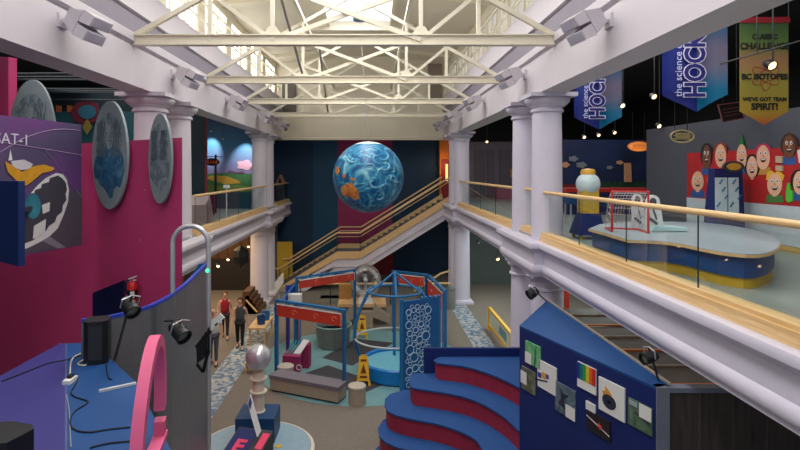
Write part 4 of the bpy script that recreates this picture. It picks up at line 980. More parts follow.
# fire extinguisher
q, s = wallp(132.5, .11); zc = PZ(290, q.y)
t = thing('fire_extinguisher', 'red fire extinguisher hanging on the pink wall', 'fire extinguisher', (q.x, q.y, PZ(303, q.y)))
k = q.y / F
b = MB(); b.lathe([(.02, PZ(304, q.y)), (.068, PZ(303.5, q.y)), (.072, PZ(300, q.y)), (.072, PZ(286, q.y)), (.05, PZ(283, q.y)), (.022, PZ(281.5, q.y)), (.022, PZ(279.5, q.y))], (q.x, q.y, 0), 24); b.build('cylinder', mat('extinguisher_red', srgb(196, 34, 30), .35), t)
b = MB(); b.lathe([(.074, PZ(298, q.y)), (.074, PZ(289.5, q.y))], (q.x, q.y, 0), 24); b.build('label_sleeve', BLACK, t)
b = MB(); b.box(q.x - .0, q.x + .06, q.y - .08, q.y - .06, PZ(297, q.y), PZ(290.5, q.y)); b.build('white_label', PAPER, t, False)
b = MB(); b.bar((q.x - .06, q.y, PZ(279, q.y)), (q.x + .07, q.y, PZ(276, q.y)), .03, .02); b.bar((q.x - .05, q.y, PZ(280.5, q.y)), (q.x + .06, q.y, PZ(280, q.y)), .03, .02); b.build('handle', CHROME, t, False)
b = MB(); b.tube([(q.x - .02, q.y, PZ(280, q.y)), (q.x - .09, q.y - .02, PZ(281, q.y)), (q.x - .1, q.y - .02, PZ(288, q.y)), (q.x - .085, q.y - .02, PZ(294, q.y))], .014, 8); b.build('hose', BLACK, t)

# curved grey panel
hP = 1.575
cp = [(82, 318.7), (90, 318), (100, 317), (110, 315.2), (120, 313), (130, 310.7), (140, 308), (150, 304.4), (160, 299.5), (168, 295), (175, 290), (183, 283.8), (190, 277.5), (196, 271.8), (201, 267), (205, 262.5)]
pts = [G(x, y, H - hP) for x, y in cp]
t = thing('curved_partition', 'tall curved grey partition with blue top edge at left', 'partition', (pts[8].x, pts[8].y, 0))
off = []
for i, p in enumerate(pts):
    d = (pts[min(i + 1, len(pts) - 1)] - pts[max(i - 1, 0)]).normalized(); off.append(p + Vector((d.y, -d.x, 0)) * .05)
b = MB()
for i in range(len(pts) - 1): b.hexa([(p.x, p.y, 0) for p in (pts[i], pts[i + 1], off[i + 1], off[i])], [(p.x, p.y, H - hP - .03) for p in (pts[i], pts[i + 1], off[i + 1], off[i])])
bmesh.ops.remove_doubles(b.bm, verts=b.bm.verts, dist=1e-5); b.build('curved_sheet', GREYP, t)
b = MB()
for i in range(len(pts) - 1): b.hexa([(p.x, p.y, H - hP - .035) for p in (pts[i], pts[i + 1], off[i + 1], off[i])], [(p.x, p.y, H - hP + .005) for p in (pts[i], pts[i + 1], off[i + 1], off[i])])
b.build('blue_edge', mat('royal_blue_edge', srgb(44, 66, 170), .4), t)
b = MB(); e0 = off[-1]; b.hexa([e0 + Vector((0, .0, -.22)), e0 + Vector((.02, .06, -.22)), e0 + Vector((-.22, -.3, -.22)), e0 + Vector((-.2, -.36, -.22))], [e0 + Vector((0, .0, .0)), e0 + Vector((.02, .06, .0)), e0 + Vector((-.1, -.16, 0)), e0 + Vector((-.1, -.2, 0))]); b.build('blue_end_cap', PIPEB, t, False)
# steel hoop pipe
pY = 6.85
xl, xr = PX(172.5, pY), PX(208.5, pY); zt_ = PZ(226, pY); rr = (xr - xl) / 2; xm = (xl + xr) / 2
path = [(xl, pY, 4.3)] + [(xm - rr * math.cos(a), pY, zt_ - rr + rr * math.sin(a)) for a in [PI * k / 16 for k in range(17)]] + [(xr, pY, z_) for z_ in (4.4, 3, 1.5, 0)]
t = thing('steel_hoop_pole', 'bent steel pole arching over end of curved grey partition', 'pole', (xr, pY, 0))
b = MB(); b.tube(path, .032, 12); b.build('pipe', CHROME, t)
b = MB(); b.sphere((xr, pY - .045, PZ(270, pY)), .028, 12); b.build('green_lamp', emit_mat('green_led', (.1, .9, .5), 1.4), t)
b = MB(); b.cyl((xr, pY), .09, 0, .03, 20); b.build('base_flange', CHROME, t)
# board and black bracket on the pole
t = thing('tilted_sign_board', 'white tilted sign board clamped to the steel pole before the walkers', 'sign board', (PX(213, 6.9), 6.9, PZ(340, 6.9)))
b = MB(); b.slab([P(x, y, 6.87) for x, y in ((209.5, 333), (211, 330.5), (224.5, 318), (220, 313.3), (213.5, 320))], (0, .02, 0)); b.build('white_board', PAPER, t, False)
b = MB(); b.slab([P(x, y, 6.86) for x, y in ((214.5, 325), (217, 322.5), (217.5, 324), (215.5, 326.5))], (0, .01, 0)); b.build('mark', BLACK, t, False)
b = MB()
for k in range(5): b.slab([P(196 + 2.8 * k, 345 - 4 * k, 6.8), P(198 + 2.8 * k, 343 - 4 * k, 6.8), P(199 + 2.6 * k, 362 - 2 * k, 6.8), P(197 + 2.6 * k, 364 - 2 * k, 6.8)], (0, .03, 0))
b.bar(P(196, 347, 6.82), P(211, 331, 6.82), .03, .04); b.bar(P(197, 364, 6.82), P(203, 372, 6.82), .03, .03); b.bar(P(203, 372, 6.82), P(209, 350, 6.82), .03, .04)
b.build('black_louvre', BLACK, t, False)
b = MB(); b.bar(P(207, 352, 6.86), (xr, pY, PZ(352, pY)), .03, .03); b.build('clamp', BLACK, t, False)

# booth top with cables
BZ = 4.07
bt = thing('booth', 'blue topped exhibit booth with cables lying on it at lower left', 'booth', (-2.6, 4, 0))
A1 = [(-3.62, 2.2), (-1.2, 2.2), (-1.2, 3.4), (-1.55, 3.94), (-2.22, 4.97), (-2.78, 5.6), (-3.3, 6.12), (-3.52, 6.2)]
seam0, seam1 = G(66, 343.5, BZ), Vector((PX(66, 2.2), 2.2, BZ))
b = MB(); b.prism(A1, 0, BZ - .04); b.build('carcass', DGREY, bt, False)
b = MB(); b.prism([(-3.62, 2.2), (seam1.x, 2.2), (seam0.x, seam0.y), (-3.6, 6.1)], BZ - .04, BZ); b.build('violet_top', PURB, bt, False)
b = MB(); b.prism([(seam1.x + .006, 2.2), (-1.2, 2.2), (-1.2, 3.4), (-1.55, 3.94), (-2.22, 4.97), (-2.78, 5.6), (-3.3, 6.12), (seam0.x + .006, seam0.y)], BZ - .04, BZ); b.build('blue_top', BLUE, bt, False)
b = MB(); b.bar((seam1.x, 2.2, BZ), (seam0.x, seam0.y, BZ), .012, .01); b.build('seam_strip', mat('pale_seam', srgb(84, 92, 138), .5), bt, False)
# speakers
def speaker(x, y, w, d, h, z, label, rz):
    t = thing('loudspeaker', label, 'loudspeaker', (x, y, z)); M = Matrix.Translation((x, y, z)) @ Matrix.Rotation(rz, 4, 'Z')
    b = MB(); b.prism([(-w / 2, d * .35), (-w / 2, -d / 2 + .04), (-w * .3, -d / 2), (w * .3, -d / 2), (w / 2, -d / 2 + .04), (w / 2, d * .35), (w * .3, d / 2), (-w * .3, d / 2)], .0, h); b.bevel(.015); b.xf(M); b.build('cabinet', BLACK, t)
    b = MB(); b.prism([(-w * .27, -d / 2 - .004), (w * .27, -d / 2 - .004), (w * .27, -d / 2 + .002), (-w * .27, -d / 2 + .002)], .05, h - .05); b.xf(M); b.build('grille', mat('speaker_grille', srgb(40, 42, 46), .6), t)
sp_ = G(97.5, 361, BZ); speaker(sp_.x, sp_.y, .23, .24, .44, BZ, 'black loudspeaker standing on booth against the grey partition', .3)
speaker(-2.34, 3.35, .3, .26, .33, BZ, 'black loudspeaker in the bottom left corner of the booth top', -.3)
# cables
def cable(pp, label, m, r=.0065):
    b = MB(); pts = [G(x, y, BZ) + Vector((0, 0, r)) for x, y in pp]; out = []
    n = len(pts)
    for i in range(n - 1):
        p0, p1, p2, p3 = pts[max(i - 1, 0)], pts[i], pts[i + 1], pts[min(i + 2, n - 1)]
        for q in range(5):
            u = q / 5; out.append(.5 * ((2 * p1) + (-p0 + p2) * u + (2 * p0 - 5 * p1 + 4 * p2 - p3) * u * u + (-p0 + 3 * p1 - 3 * p2 + p3) * u ** 3))
    out.append(pts[-1]); b.tube(out, r, 6); tag(b.build('cable', m), label, 'cable', 'cables on the booth top')
cable([(2, 382), (25, 373), (48, 364), (66, 360.5), (84, 355)], 'black cable running left from loudspeaker over violet top', BLACK)
cable([(70, 379), (77, 377), (76, 384), (71, 393), (76, 398), (86, 401), (87, 404), (74, 413), (70, 424), (76, 431), (90, 433), (110, 430), (130, 428)], 'black cable snaking in loops across the blue booth top', BLACK)
cable([(90, 449), (96, 447), (110, 444), (130, 442)], 'black cable at bottom of blue top beneath the looping one', BLACK)
cable([(106, 362), (107, 372), (109, 379), (112, 380)], 'short black cable hanging right of the loudspeaker base', BLACK, .006)
cable([(70, 376), (72, 360), (82, 354), (88, 357), (78, 364), (84, 366), (91, 363)], 'cream cable tangled left of the loudspeaker', CREAMP, .007)
cable([(66.5, 395), (69, 410), (70, 430), (71, 448)], 'thin grey cable hugging the seam of booth top', mat('grey_flex', srgb(130, 134, 140), .5), .005)
t = thing('power_strip', 'white power socket box on the booth top left of loudspeaker', 'power socket', G(70, 381, BZ))
c = G(70, 382, BZ); b = MB(); b.box(c.x - .035, c.x + .035, c.y - .07, c.y + .07, BZ, BZ + .035); b.bevel(.008); b.build('case', PAPER, t)
b = MB(); b.box(c.x - .025, c.x + .015, c.y - .01, c.y + .05, BZ + .035, BZ + .06); b.build('plug', BLACK, t, False)
# acrylic sheet
t = thing('acrylic_stand', 'clear triangular acrylic sheet with bright edge lying on blue booth top', 'acrylic sheet', G(118, 388, BZ))
c0, c1 = G(99, 392.5, BZ), G(136, 384.5, BZ); up = Vector((c1.x + .12, c1.y + .25, BZ + .22))
b = MB(); b.slab([c0, c1, up], (0, .006, .003)); b.build('sheet', GLASS, t, False)
b = MB(); b.bar(c0 + Vector((0, 0, .012)), c1 + Vector((0, 0, .012)), .022, .022); b.build('edge_bar', mat('frosted_bar', srgb(206, 206, 204), .4), t, False)
# pink ring sculpture
near = Vector((PX(134, 3.15), 3.15, 0)); far = Vector((PX(161, 3.95), 3.95, 0)); cen = (near + far) / 2; hd = (far - near) / 2; A_ = hd.length; hd.normalize(); ndx = Vector((hd.y, -hd.x, 0))
t = thing('pink_arch', 'pink curved arch sculpture standing at the lower left edge', 'arch sculpture', (cen.x, cen.y, BZ))
PINKL = mat('pink_foam', srgb(212, 92, 134), .55, var=.05)
zc = BZ + .10; zh = PZ(341, 3.62) - zc
def ring(a0, a1, name, n=26, tw=.05, dw=.075):
    b = MB(); rings = []
    for k in range(n + 1):
        a = a0 + (a1 - a0) * k / n
        sk = .45 * max(math.sin(a), 0) ** 1.5 * A_; o = cen + hd * (A_ * math.cos(a) + sk) + Vector((0, 0, zc + zh * math.sin(a))); i_ = cen + hd * ((A_ - tw * 1.6) * math.cos(a) + sk) + Vector((0, 0, zc + (zh - tw * 1.6) * math.sin(a)))
        rings.append([b.bm.verts.new(p) for p in (o - ndx * dw / 2, o + ndx * dw / 2, i_ + ndx * dw / 2, i_ - ndx * dw / 2)])
    for Aq, Bq in zip(rings, rings[1:]):
        for j in range(4): b.face([Aq[j], Aq[(j + 1) % 4], Bq[(j + 1) % 4], Bq[j]])
    b.face(rings[0]); b.face(rings[-1][::-1]); b.build(name, PINKL, t, True, 30)
ring(R(11), R(186), 'outer_arch'); ring(R(-8), R(4), 'lower_hook', 6)
b = MB(); b.bar(cen - hd * (A_ + .02) + Vector((0, 0, BZ + .02)), cen + hd * (A_ + .02) + Vector((0, 0, BZ + .02)), .09, .04); b.build('foot_plate', PINKL, t, False)
# spotlights on the partition
def canlight(px, py, Y, aim, m_end, label, r=.075):
    c = P(px, py, Y); t = thing('stage_spotlight', label, 'spotlight', c - Vector((0, 0, .15)), 'black stage spotlights')
    d = Vector(aim).normalized(); q = d.to_track_quat('Z', 'Y').to_matrix()
    b = MB(); b.lathe([(r * .45, -.11), (r * .8, -.09), (r * .92, -.04), (r, .0), (r, .09), (r * 1.06, .095), (r * 1.06, .11), (r * .92, .11), (r * .9, .07)], c, 28, q); b.build('can', BLACK, t)
    b = MB(); b.lathe([(r * .9, .07), (r * .5, .08), (.001, .085)], c, 24, q); b.build('lens', mat('lens_glass', srgb(120, 130, 120), .15), t)
    sdv = d.cross(Vector((0, 0, 1))).normalized(); u = sdv.cross(d).normalized()
    b = MB(); b.tube([c + sdv * (r + .012), c + sdv * (r + .014) + u * .1, c + u * .13, c - sdv * (r + .014) + u * .1, c - sdv * (r + .012)], .009, 6); b.build('yoke', CHROME, t)
    b = MB(); b.tube([c + u * .13, Vector(m_end)], .014, 8); b.build('arm', DGREY, t)
q1 = G(112, 355, BZ); canlight(129, 306, 5.35, (.6, -.5, -.42), (q1.x + .1, q1.y - .15, BZ), 'black stage spotlight by the fire extinguisher above loudspeaker')
canlight(178.5, 331, 5.2, (.7, -.5, -.42), (PX(160, 6.2), 6.35, PZ(322, 6.3)), 'black stage spotlight in front of the middle of grey partition')
canlight(650, 357, 6.6, (-.9, -.3, -.15), (PX(661, 6.75), 6.8, 3.35), 'black stage spotlight at near end of the blue triangular booth', .07)
canlight(533, 292.5, 10.6, (-.8, -.3, -.4), (PX(546, 10.9), 10.9, 3.38), 'black stage spotlight on the far tip of blue triangular booth', .1)

# ------------------------------------------------------------------ blue triangular booth
S_ = 9.2
TB1 = Vector((PX(519.5, S_), S_, 0)); bz = PZ(325.5, S_)
TB2 = G(656, 387.2, bz); TB2.z = 0; TB3 = G(547, 300.5, bz); TB3.z = 0; TB4 = G(668.5, 384.8, bz); TB4.z = 0
t = thing('triangular_booth', 'blue triangular booth whose side wall carries nine pictures', 'booth', (TB1.x + .6, TB1.y - .5, 0))
b = MB(); b.prism([TB1, TB2, TB4, TB3], 0, bz - .03); b.build('walls', BLUEN, t, False)
b = MB(); b.prism([TB1, TB2, TB4, TB3], bz - .03, bz); b.build('roof_board', BLUE, t, False)
b = MB(); b.bar((TB3.x + .02, TB3.y, bz + .01), (TB4.x + .02, TB4.y, bz + .01), .025, .03); b.bar((TB1.x + 1.1, TB1.y - .1, bz + .008), (TB1.x + 1.5, TB1.y - .1, bz + .008), .02, .016); b.build('edge_batten', TAN, t, False)
fd = (TB2 - TB1).normalized(); fn = Vector((fd.y, -fd.x, 0))
if fn.y > 0: fn = -fn
def fray(px, py, k=0):
    a = (px - VX) / F; p0 = TB1 + fn * k
    s = (p0.x - a * p0.y) / (a * fd.y - fd.x); q = p0 + fd * s; return s, PZ(py, q.y)
def fp(s, z, k): return TB1 + fd * s + Vector((0, 0, z)) + fn * k
def q5(x, y): return 515 + x / 3.913, 335 + y / 3.913
IMG = {}
def photo(x0, x1, yl0, yl1, yr0, yr1, label, m, extra):
    s0, za = fray(*q5(x0, yl0)); _, zb0 = fray(*q5(x0, yl1)); s1, zc_ = fray(*q5(x1, yr0)); _, zd = fray(*q5(x1, yr1))
    zt_, zb_ = (za + zc_) / 2, (zb0 + zd) / 2
    t = thing('picture_panel', label, 'picture', fp((s0 + s1) / 2, zb_, .01), 'pictures on the blue booth wall')
    b = MB(); b.slab([fp(s0, zb_, .022), fp(s1, zb_, .022), fp(s1, zt_, .022), fp(s0, zt_, .022)], -fn * .021); b.build('print', m, t, False)
    W_, H_ = s1 - s0, zt_ - zb_
    for nm, m2, poly in extra:
        b = MB(); k = .026 if nm != 'caption_card' else .03
        b.slab([fp(s0 + W_ * u, zb_ + H_ * v, k) for u, v in poly], -fn * .004); b.build(nm, m2, t, False)
def rc(u0, v0, u1, v1): return [(u0, v0), (u1, v0), (u1, v1), (u0, v1)]
GRN = ramp_mat('print_green', [(.3, srgb(60, 150, 90)), (.7, srgb(140, 196, 150))], 'noise', 5, .5, 3)
MOS = ramp_mat('print_moss', [(.3, srgb(50, 56, 50)), (.7, srgb(120, 124, 100))], 'noise', 8, 1, 4)
SLT = ramp_mat('print_slate', [(.3, srgb(50, 66, 84)), (.7, srgb(110, 128, 140))], 'noise', 6, 2, 4)
VAL = ramp_mat('print_valley', [(.3, srgb(48, 70, 64)), (.55, srgb(84, 110, 84)), (.75, srgb(140, 150, 160))], 'noise', 3.5, 1.5, 4)
NIGHT = mat('print_night', srgb(34, 26, 34), .5)
dk = mat('print_ink', srgb(40, 44, 60), .6); orr = mat('print_orange', srgb(210, 150, 60), .6); gr_ = mat('print_gold', srgb(176, 120, 60), .6)
photo(45, 102, 25, 110, 42, 128, 'green picture with white caption, uppermost left on blue booth wall', GRN, [('caption_card', PAPER, rc(0, 0, .42, .5)), ('stem_line', mat('print_dkgreen', srgb(40, 100, 60), .6), [(.6, 0), (.68, 0), (.78, 1), (.72, 1)])])
photo(30, 83, 125, 208, 142, 236, 'mossy grey picture with white caption at left, below the green one', MOS, [('caption_card', PAPER, rc(-.05, .25, .4, .8))])
photo(92, 165, 95, 200, 128, 238, 'white diagram picture with small orange and blue marks', PAPER, [('blue_mark', mat('print_blue', srgb(50, 60, 150), .6), rc(.03, .36, .22, .54)), ('blue_mark', mat('print_blue', (0, 0, 0)), rc(.48, .46, .62, .62)), ('orange_mark', orr, rc(.25, .4, .48, .62)), ('blade_line', dk, [(.0, .2), (.55, .33), (.55, .38), (.0, .26)])])
photo(162, 240, 183, 295, 215, 335, 'slate grey picture with white caption at its lower right corner', SLT, [('caption_card', PAPER, rc(.55, 0, 1, .42)), ('dark_figure', dk, [(.15, .3), (.3, .5), (.28, .85), (.4, .7), (.7, .75), (.45, .5), (.5, .2)])])
rb = [('colour_band', mat('spectrum_%d' % k, srgb(*c_), .6), rc(k / 6, .34, (k + 1) / 6, 1)) for k, c_ in enumerate(((20, 50, 130), (24, 110, 110), (40, 150, 60), (206, 180, 50), (216, 96, 36), (190, 34, 30)))]
photo(248, 320, 102, 200, 135, 235, 'rainbow spectrum picture with white caption along its bottom', PAPER, rb)
photo(332, 433, 162, 290, 208, 340, 'large white picture of a dark round globe with golden top', PAPER, [('globe_drawing', dk, [(.42 + .27 * math.cos(a), .38 + .22 * math.sin(a)) for a in [2 * PI * k / 20 for k in range(20)]]), ('golden_drawing', orr, [(.2, .5), (.15, .62), (.27, .66), (.27, .82), (.36, .76), (.5, .66), (.55, .55), (.4, .6)]), ('sea_glint', mat('print_blue', (0, 0, 0)), [(.4 + .12 * math.cos(a), .36 + .07 * math.sin(a)) for a in [2 * PI * k / 12 for k in range(12)]])])
photo(281, 317, 255, 290, 275, 306, 'small plain white caption card above the red starburst picture', PAPER, [])
photo(285, 375, 298, 368, 330, 415, 'black picture with red glowing starburst and white streak', NIGHT, [('streak', mat('print_streak', srgb(210, 190, 190), .6), [(.0, .66), (1, .26), (1, .3), (.0, .72)]), ('starburst', mat('print_red', srgb(210, 70, 50), .6), [((.58 + (.16 if k % 2 else .06) * math.cos(a)), .5 + (.2 if k % 2 else .07) * math.sin(a)) for k, a in enumerate([2 * PI * k / 12 for k in range(12)])])])
photo(447, 540, 243, 345, 288, 398, 'green valley picture with white caption, rightmost on blue booth wall', VAL, [('caption_card', PAPER, rc(.5, .5, 1, 1)), ('blade_line', dk, [(.3, .55), (.9, .36), (.9, .42), (.3, .6)]), ('cloud_patch', mat('print_mist', srgb(150, 160, 170), .6), rc(.05, .78, .4, .95))])
# grey end post and brown plank wall
b = MB(); b.prism([TB2 + Vector((.0, -.02, 0)), TB2 + Vector((.16, -.02, 0)), TB2 + Vector((.16, .1, 0)), TB2 + Vector((0, .1, 0))], 0, bz + .0); tag(b.build('grey_post', mat('grey_post_paint', srgb(110, 116, 130), .5)), 'grey square post at the near end of blue booth', 'post')
wy = TB2.y + .05
t = thing('plank_wall', 'dark brown plank screen under the right balcony at lower right', 'screen', (4.6, wy, 0))
b = MB(); b.box(TB2.x + .18, 6.2, wy, wy + .08, 0, bz - .08); b.build('planks', BROWN, t, False)
b = MB(); b.box(TB2.x + .16, 6.2, wy - .03, wy + .1, bz - .08, bz - .02); b.build('top_rail', mat('grey_post_paint', (0, 0, 0)), t, False)
for k in range(8): b = MB(); x = TB2.x + .55 + k * .42; b.box(x, x + .025, wy - .012, wy, 0, bz - .08); b.build('batten', mat('batten_brown', srgb(80, 70, 64), .6), t, False)
# slatted roof below the balcony
t = thing('slatted_roof', 'dim slatted roof with tan battens below right balcony behind blue booth', 'roof', (5, 9, 3.0))
b = MB(); b.box(TB3.x + .1, 7.5, 6.9, 11.6, 3.0, 3.04); b.build('roof_sheet', mat('umber_sheet', srgb(92, 82, 76), .6, var=.2), t, False)
for k in range(6): b = MB(); y = 7.4 + k * .72; b.box(TB3.x + .1, 7.5, y, y + .05, 3.04, 3.07); b.build('batten', TAN if k % 2 else ORNG, t, False)
b = MB(); b.box(PX(563, 13.5), PX(568, 13.5), 13.4, 13.6, 0, 3.6); tag(b.build('red_post', RED), 'thin red post under the right balcony behind blue booth', 'post')

# ------------------------------------------------------------------ stepped seating
rz_ = .38; levels = [1.83, 1.45, 1.07, .69, .31]
fr = [[(437.7, 357.5), (433.5, 360.0), (437.7, 363), (448, 364), (462, 365.7), (475, 368.8), (485, 372), (497, 376.5), (508, 381.5), (519, 387.4)],
      [(414, 373.5), (409.5, 377), (408.5, 382), (412, 387.5), (422, 389.3), (434, 391), (448, 393.2), (462, 396.2), (474, 400), (485, 405), (496, 411.5), (505.5, 418), (513, 425), (519, 431)],
      [(400, 391), (390, 394), (385, 399), (384.5, 405), (388, 411.5), (396, 415), (404, 417.3), (419, 420.5), (434, 423), (447, 426.6), (459.5, 431), (470, 436), (477, 441), (482, 449), (486, 457)],
      [(392, 415), (383, 420), (378, 428), (379, 436), (385, 442), (396, 447), (412, 451), (430, 456), (446, 463), (456, 471), (462, 480)],
      [(384, 440), (375, 450), (373, 458), (378, 466), (392, 473), (410, 479), (428, 487), (438, 497), (444, 508)]]
t = thing('stepped_seating', 'curved stepped seating with blue treads and crimson risers', 'seating steps', (2, 10.8, 0))
YBK = 12.05
for k, (zl, f_) in enumerate(zip(levels, fr)):
    pts = [G(x, y, zl) for x, y in f_]
    last = pts[-1]
    # close behind: to the booth edge line and back panel
    ex = lambda y: 2.53 + (y - 9.2) * .613 - .03
    if k < 2: back = [Vector((ex(last.y + .05), last.y + .05, zl)), Vector((3.4, 10.68, zl)), Vector((3.4, YBK, zl)), Vector((pts[0].x + .08, YBK, zl))]
    else: back = [Vector((2.38, 8.95, zl)), Vector((2.5, 9.24, zl)), Vector((3.4, 10.68, zl)), Vector((3.4, YBK, zl)), Vector((pts[0].x + .08, YBK, zl))]
    poly = pts + back
    ins = inset(poly, .035)
    arx = sum(poly[i].x * poly[(i + 1) % len(poly)].y - poly[(i + 1) % len(poly)].x * poly[i].y for i in range(len(poly)))
    if arx < 0: ins = inset(poly, -.035)
    b = MB(); b.prism(poly, zl - .035, zl); b.build('tread', BLUEC, t, False)
    b = MB(); b.prism(ins, max(zl - rz_, 0), zl - .035); b.build('riser', MAROON, t, False)
b = MB(); b.box(PX(424, YBK), 3.45, YBK, YBK + .08, 0, PZ(348.3, YBK)); b.build('back_panel', BLUEN, t, False)

# ------------------------------------------------------------------ ground floor exhibits
# floor coverings
b = MB(); b.prism([Vector((-.35 + 3.35 * math.cos(a), 16.9 + 3.3 * math.sin(a), 0)) for a in [2 * PI * k / 48 for k in range(48)]], 0, .006); struct(b.build('floor_teal_inlay', TEAL))
for k, q in enumerate((((303, 374), (328, 365.5), (383, 385), (360, 395)), ((322, 358), (356, 339), (394, 343), (352, 366)))):
    b = MB(); b.prism([G(x, y) for x, y in q], .006, .010); tag(b.build('floor_mat', DGREY), ('charcoal floor mat nearest the long bench', 'charcoal floor mat behind, between steel basin and blue tub')[k], 'floor mat', 'charcoal floor mats')
STRIP = ramp_mat('mosaic_carpet', [(0.0, srgb(92, 112, 134)), (.3, srgb(156, 160, 162)), (.55, srgb(112, 132, 150)), (.75, srgb(172, 172, 170))], 'voronoi', 9, interp='CONSTANT', rough=.95)
b = MB(); b.box(-4.75, -3.95, 11, 24, 0, .006); struct(b.build('floor_left_strip', STRIP))
b = MB(); b.box(3.45, 4.2, 15, 24, 0, .006); struct(b.build('floor_right_strip', STRIP))
# round platform and generator
pc = Vector((-2.5, 11.2, 0)); PT = .2
t = thing('round_platform', 'low round pale blue platform with cream rim under static generator', 'platform', (pc.x, pc.y, 0))
b = MB(); b.lathe([(1.22, 0), (1.26, .06), (1.26, PT - .03), (1.24, PT - .01), (1.19, PT)], (pc.x, pc.y, 0), 64); b.build('rim', CREAMP, t)
b = MB(); b.cyl((pc.x, pc.y), 1.19, PT - .05, PT + .004, 64); b.build('deck', mat('pale_blue_deck', srgb(132, 158, 172), .5, var=.06), t)
c = G(314.5 - 36, 443, PT); b = MB(); b.cyl((PX(278, 11.2), 11.25), .075, PT + .004, PT + .012, 20); b.build('sticker', YELB, t)
vx, vy = PX(258.5, 11.75), 11.75
t = thing('static_generator', 'silver sphere generator on cream column and dark blue box', 'generator', (vx, vy, PT))
bzz = PZ(411, vy)
b = MB(); b.box(vx - .42, vx + .42, vy - .38, vy + .35, PT + .004, bzz); b.bevel(.015); b.build('blue_box', mat('petrol_box', srgb(18, 62, 104), .45), t)
b = MB(); b.lathe([(.15, bzz), (.15, bzz + .02), (.13, bzz + .04), (.13, PZ(371, vy))], (vx, vy, 0), 28); b.build('column', CREAMP, t)
for py in (378, 391):
    b = MB(); z0 = PZ(py, vy); b.lathe([(.13, z0 - .02), (.19, z0 - .015), (.19, z0 + .015), (.13, z0 + .02)], (vx, vy, 0), 28); b.build('collar', CREAMP, t)
b = MB(); b.sphere((vx, vy, PZ(357, vy)), .285, 36); b.build('metal_sphere', CHROME, t)
# console
cx, cy = PX(247, 10.3), 10.35
t = thing('sloped_console', 'sloped dark console with pink lettered panel below the silver sphere', 'console', (cx, cy, PT))
M = Matrix.Translation((cx, cy, 0)) @ Matrix.Rotation(R(-14), 4, 'Z')
b = MB(); b.hexa([(-.42, -.5, PT + .004), (.34, -.5, PT + .004), (.34, .45, PT + .004), (-.42, .45, PT + .004)], [(-.42, -.5, .55), (.34, -.5, .55), (.34, .45, .8), (-.42, .45, .8)]); b.xf(M); b.build('body', DGREY, t, False)
def con(u0, u1, v0, v1, nm, m, k=.006):
    zf = lambda v: .55 + .25 * (v + .5) / .95
    b = MB(); b.slab([(u0, v0, zf(v0) + k), (u1, v0, zf(v0) + k), (u1, v1, zf(v1) + k), (u0, v1, zf(v1) + k)], (0, 0, -.006)); b.xf(M); return b.build(nm, m, t, False)
HOTP = mat('console_pink', srgb(220, 60, 100), .5)
con(-.39, .05, -.46, .42, 'navy_panel', BLUEN); con(.16, .31, -.05, .36, 'pink_panel', HOTP)
zf_ = lambda v: .55 + .25 * (v + .5) / .95
b = MB(); b.text('E', .46, M @ Matrix.Translation((-.17, -.06, zf_(-.06) + .012)) @ Matrix.Rotation(R(14.7), 4, 'X'), .002, 'CENTER', .02); b.build('letter', HOTP, t, False)
t = thing('leaning_sign', 'narrow white sign leaning on the console before silver sphere column', 'sign', P(252, 434, 10.5))
b = MB(); b.slab([P(250, 394, 10.55), P(247.5, 404, 10.45), P(257, 437, 10.35), P(260.5, 431, 10.5)], (.012, .02, 0)); b.build('board', PAPER, t, False)
b = MB(); b.slab([P(250, 396, 10.52), P(248.2, 404, 10.43), P(250, 410, 10.42), P(252, 402, 10.51)], (.004, -.012, 0)); b.build('printed_block', mat('sign_blue', srgb(60, 70, 130), .6), t, False)
# long bench
f0, f1 = G(270, 391.5), G(338, 405); bd = (f1 - f0).normalized(); bn = Vector((-bd.y, bd.x, 0))
t = thing('long_bench', 'long low bench with grey padded top and tan sides', 'bench', (f0 + f1) / 2)
b = MB(); b.slab([f0 + bd * .04 + bn * .05, f1 - bd * .04 + bn * .05, f1 - bd * .04 + bn * .5, f0 + bd * .04 + bn * .5], (0, 0, .06)); b.build('toe_kick', DGREY, t, False)
b = MB(); b.slab([f0 + Vector((0, 0, .06)), f1 + Vector((0, 0, .06)), f1 + bn * .46 + Vector((0, 0, .06)), f0 + bn * .46 + Vector((0, 0, .06))], (0, 0, .3)); b.build('base', TAN, t, False)
b = MB(); b.slab([f0 - bd * .02 - bn * .02 + Vector((0, 0, .36)), f1 + bd * .02 - bn * .02 + Vector((0, 0, .36)), f1 + bd * .02 + bn * .48 + Vector((0, 0, .36)), f0 - bd * .02 + bn * .48 + Vector((0, 0, .36))], (0, 0, .1)); b.bevel(.02); b.build('pad', mat('mauve_grey_pad', srgb(112, 106, 114), .8, var=.1, scale=20), t)
def stool(px, py, r, h, label):
    c = G(px, py); c.y += r * .9; c.x = PX(px, c.y)
    t = thing('round_stool', label, 'stool', (c.x, c.y, 0), 'drum stools')
    b = MB(); b.lathe([(r * .96, 0), (r * .96, h - .06)], (c.x, c.y, 0), 32); b.build('drum', TAN, t)
    b = MB(); b.lathe([(r * .98, h - .06), (r, h - .05), (r, h - .015), (r * .95, h)], (c.x, c.y, 0), 32); b.build('seat_pad', mat('stool_pad', srgb(176, 166, 152), .7), t)
stool(357, 407, .235, .48, 'tan round drum stool beside the right end of long bench'); stool(285.5, 384, .24, .45, 'grey round drum stool behind left end of long bench')
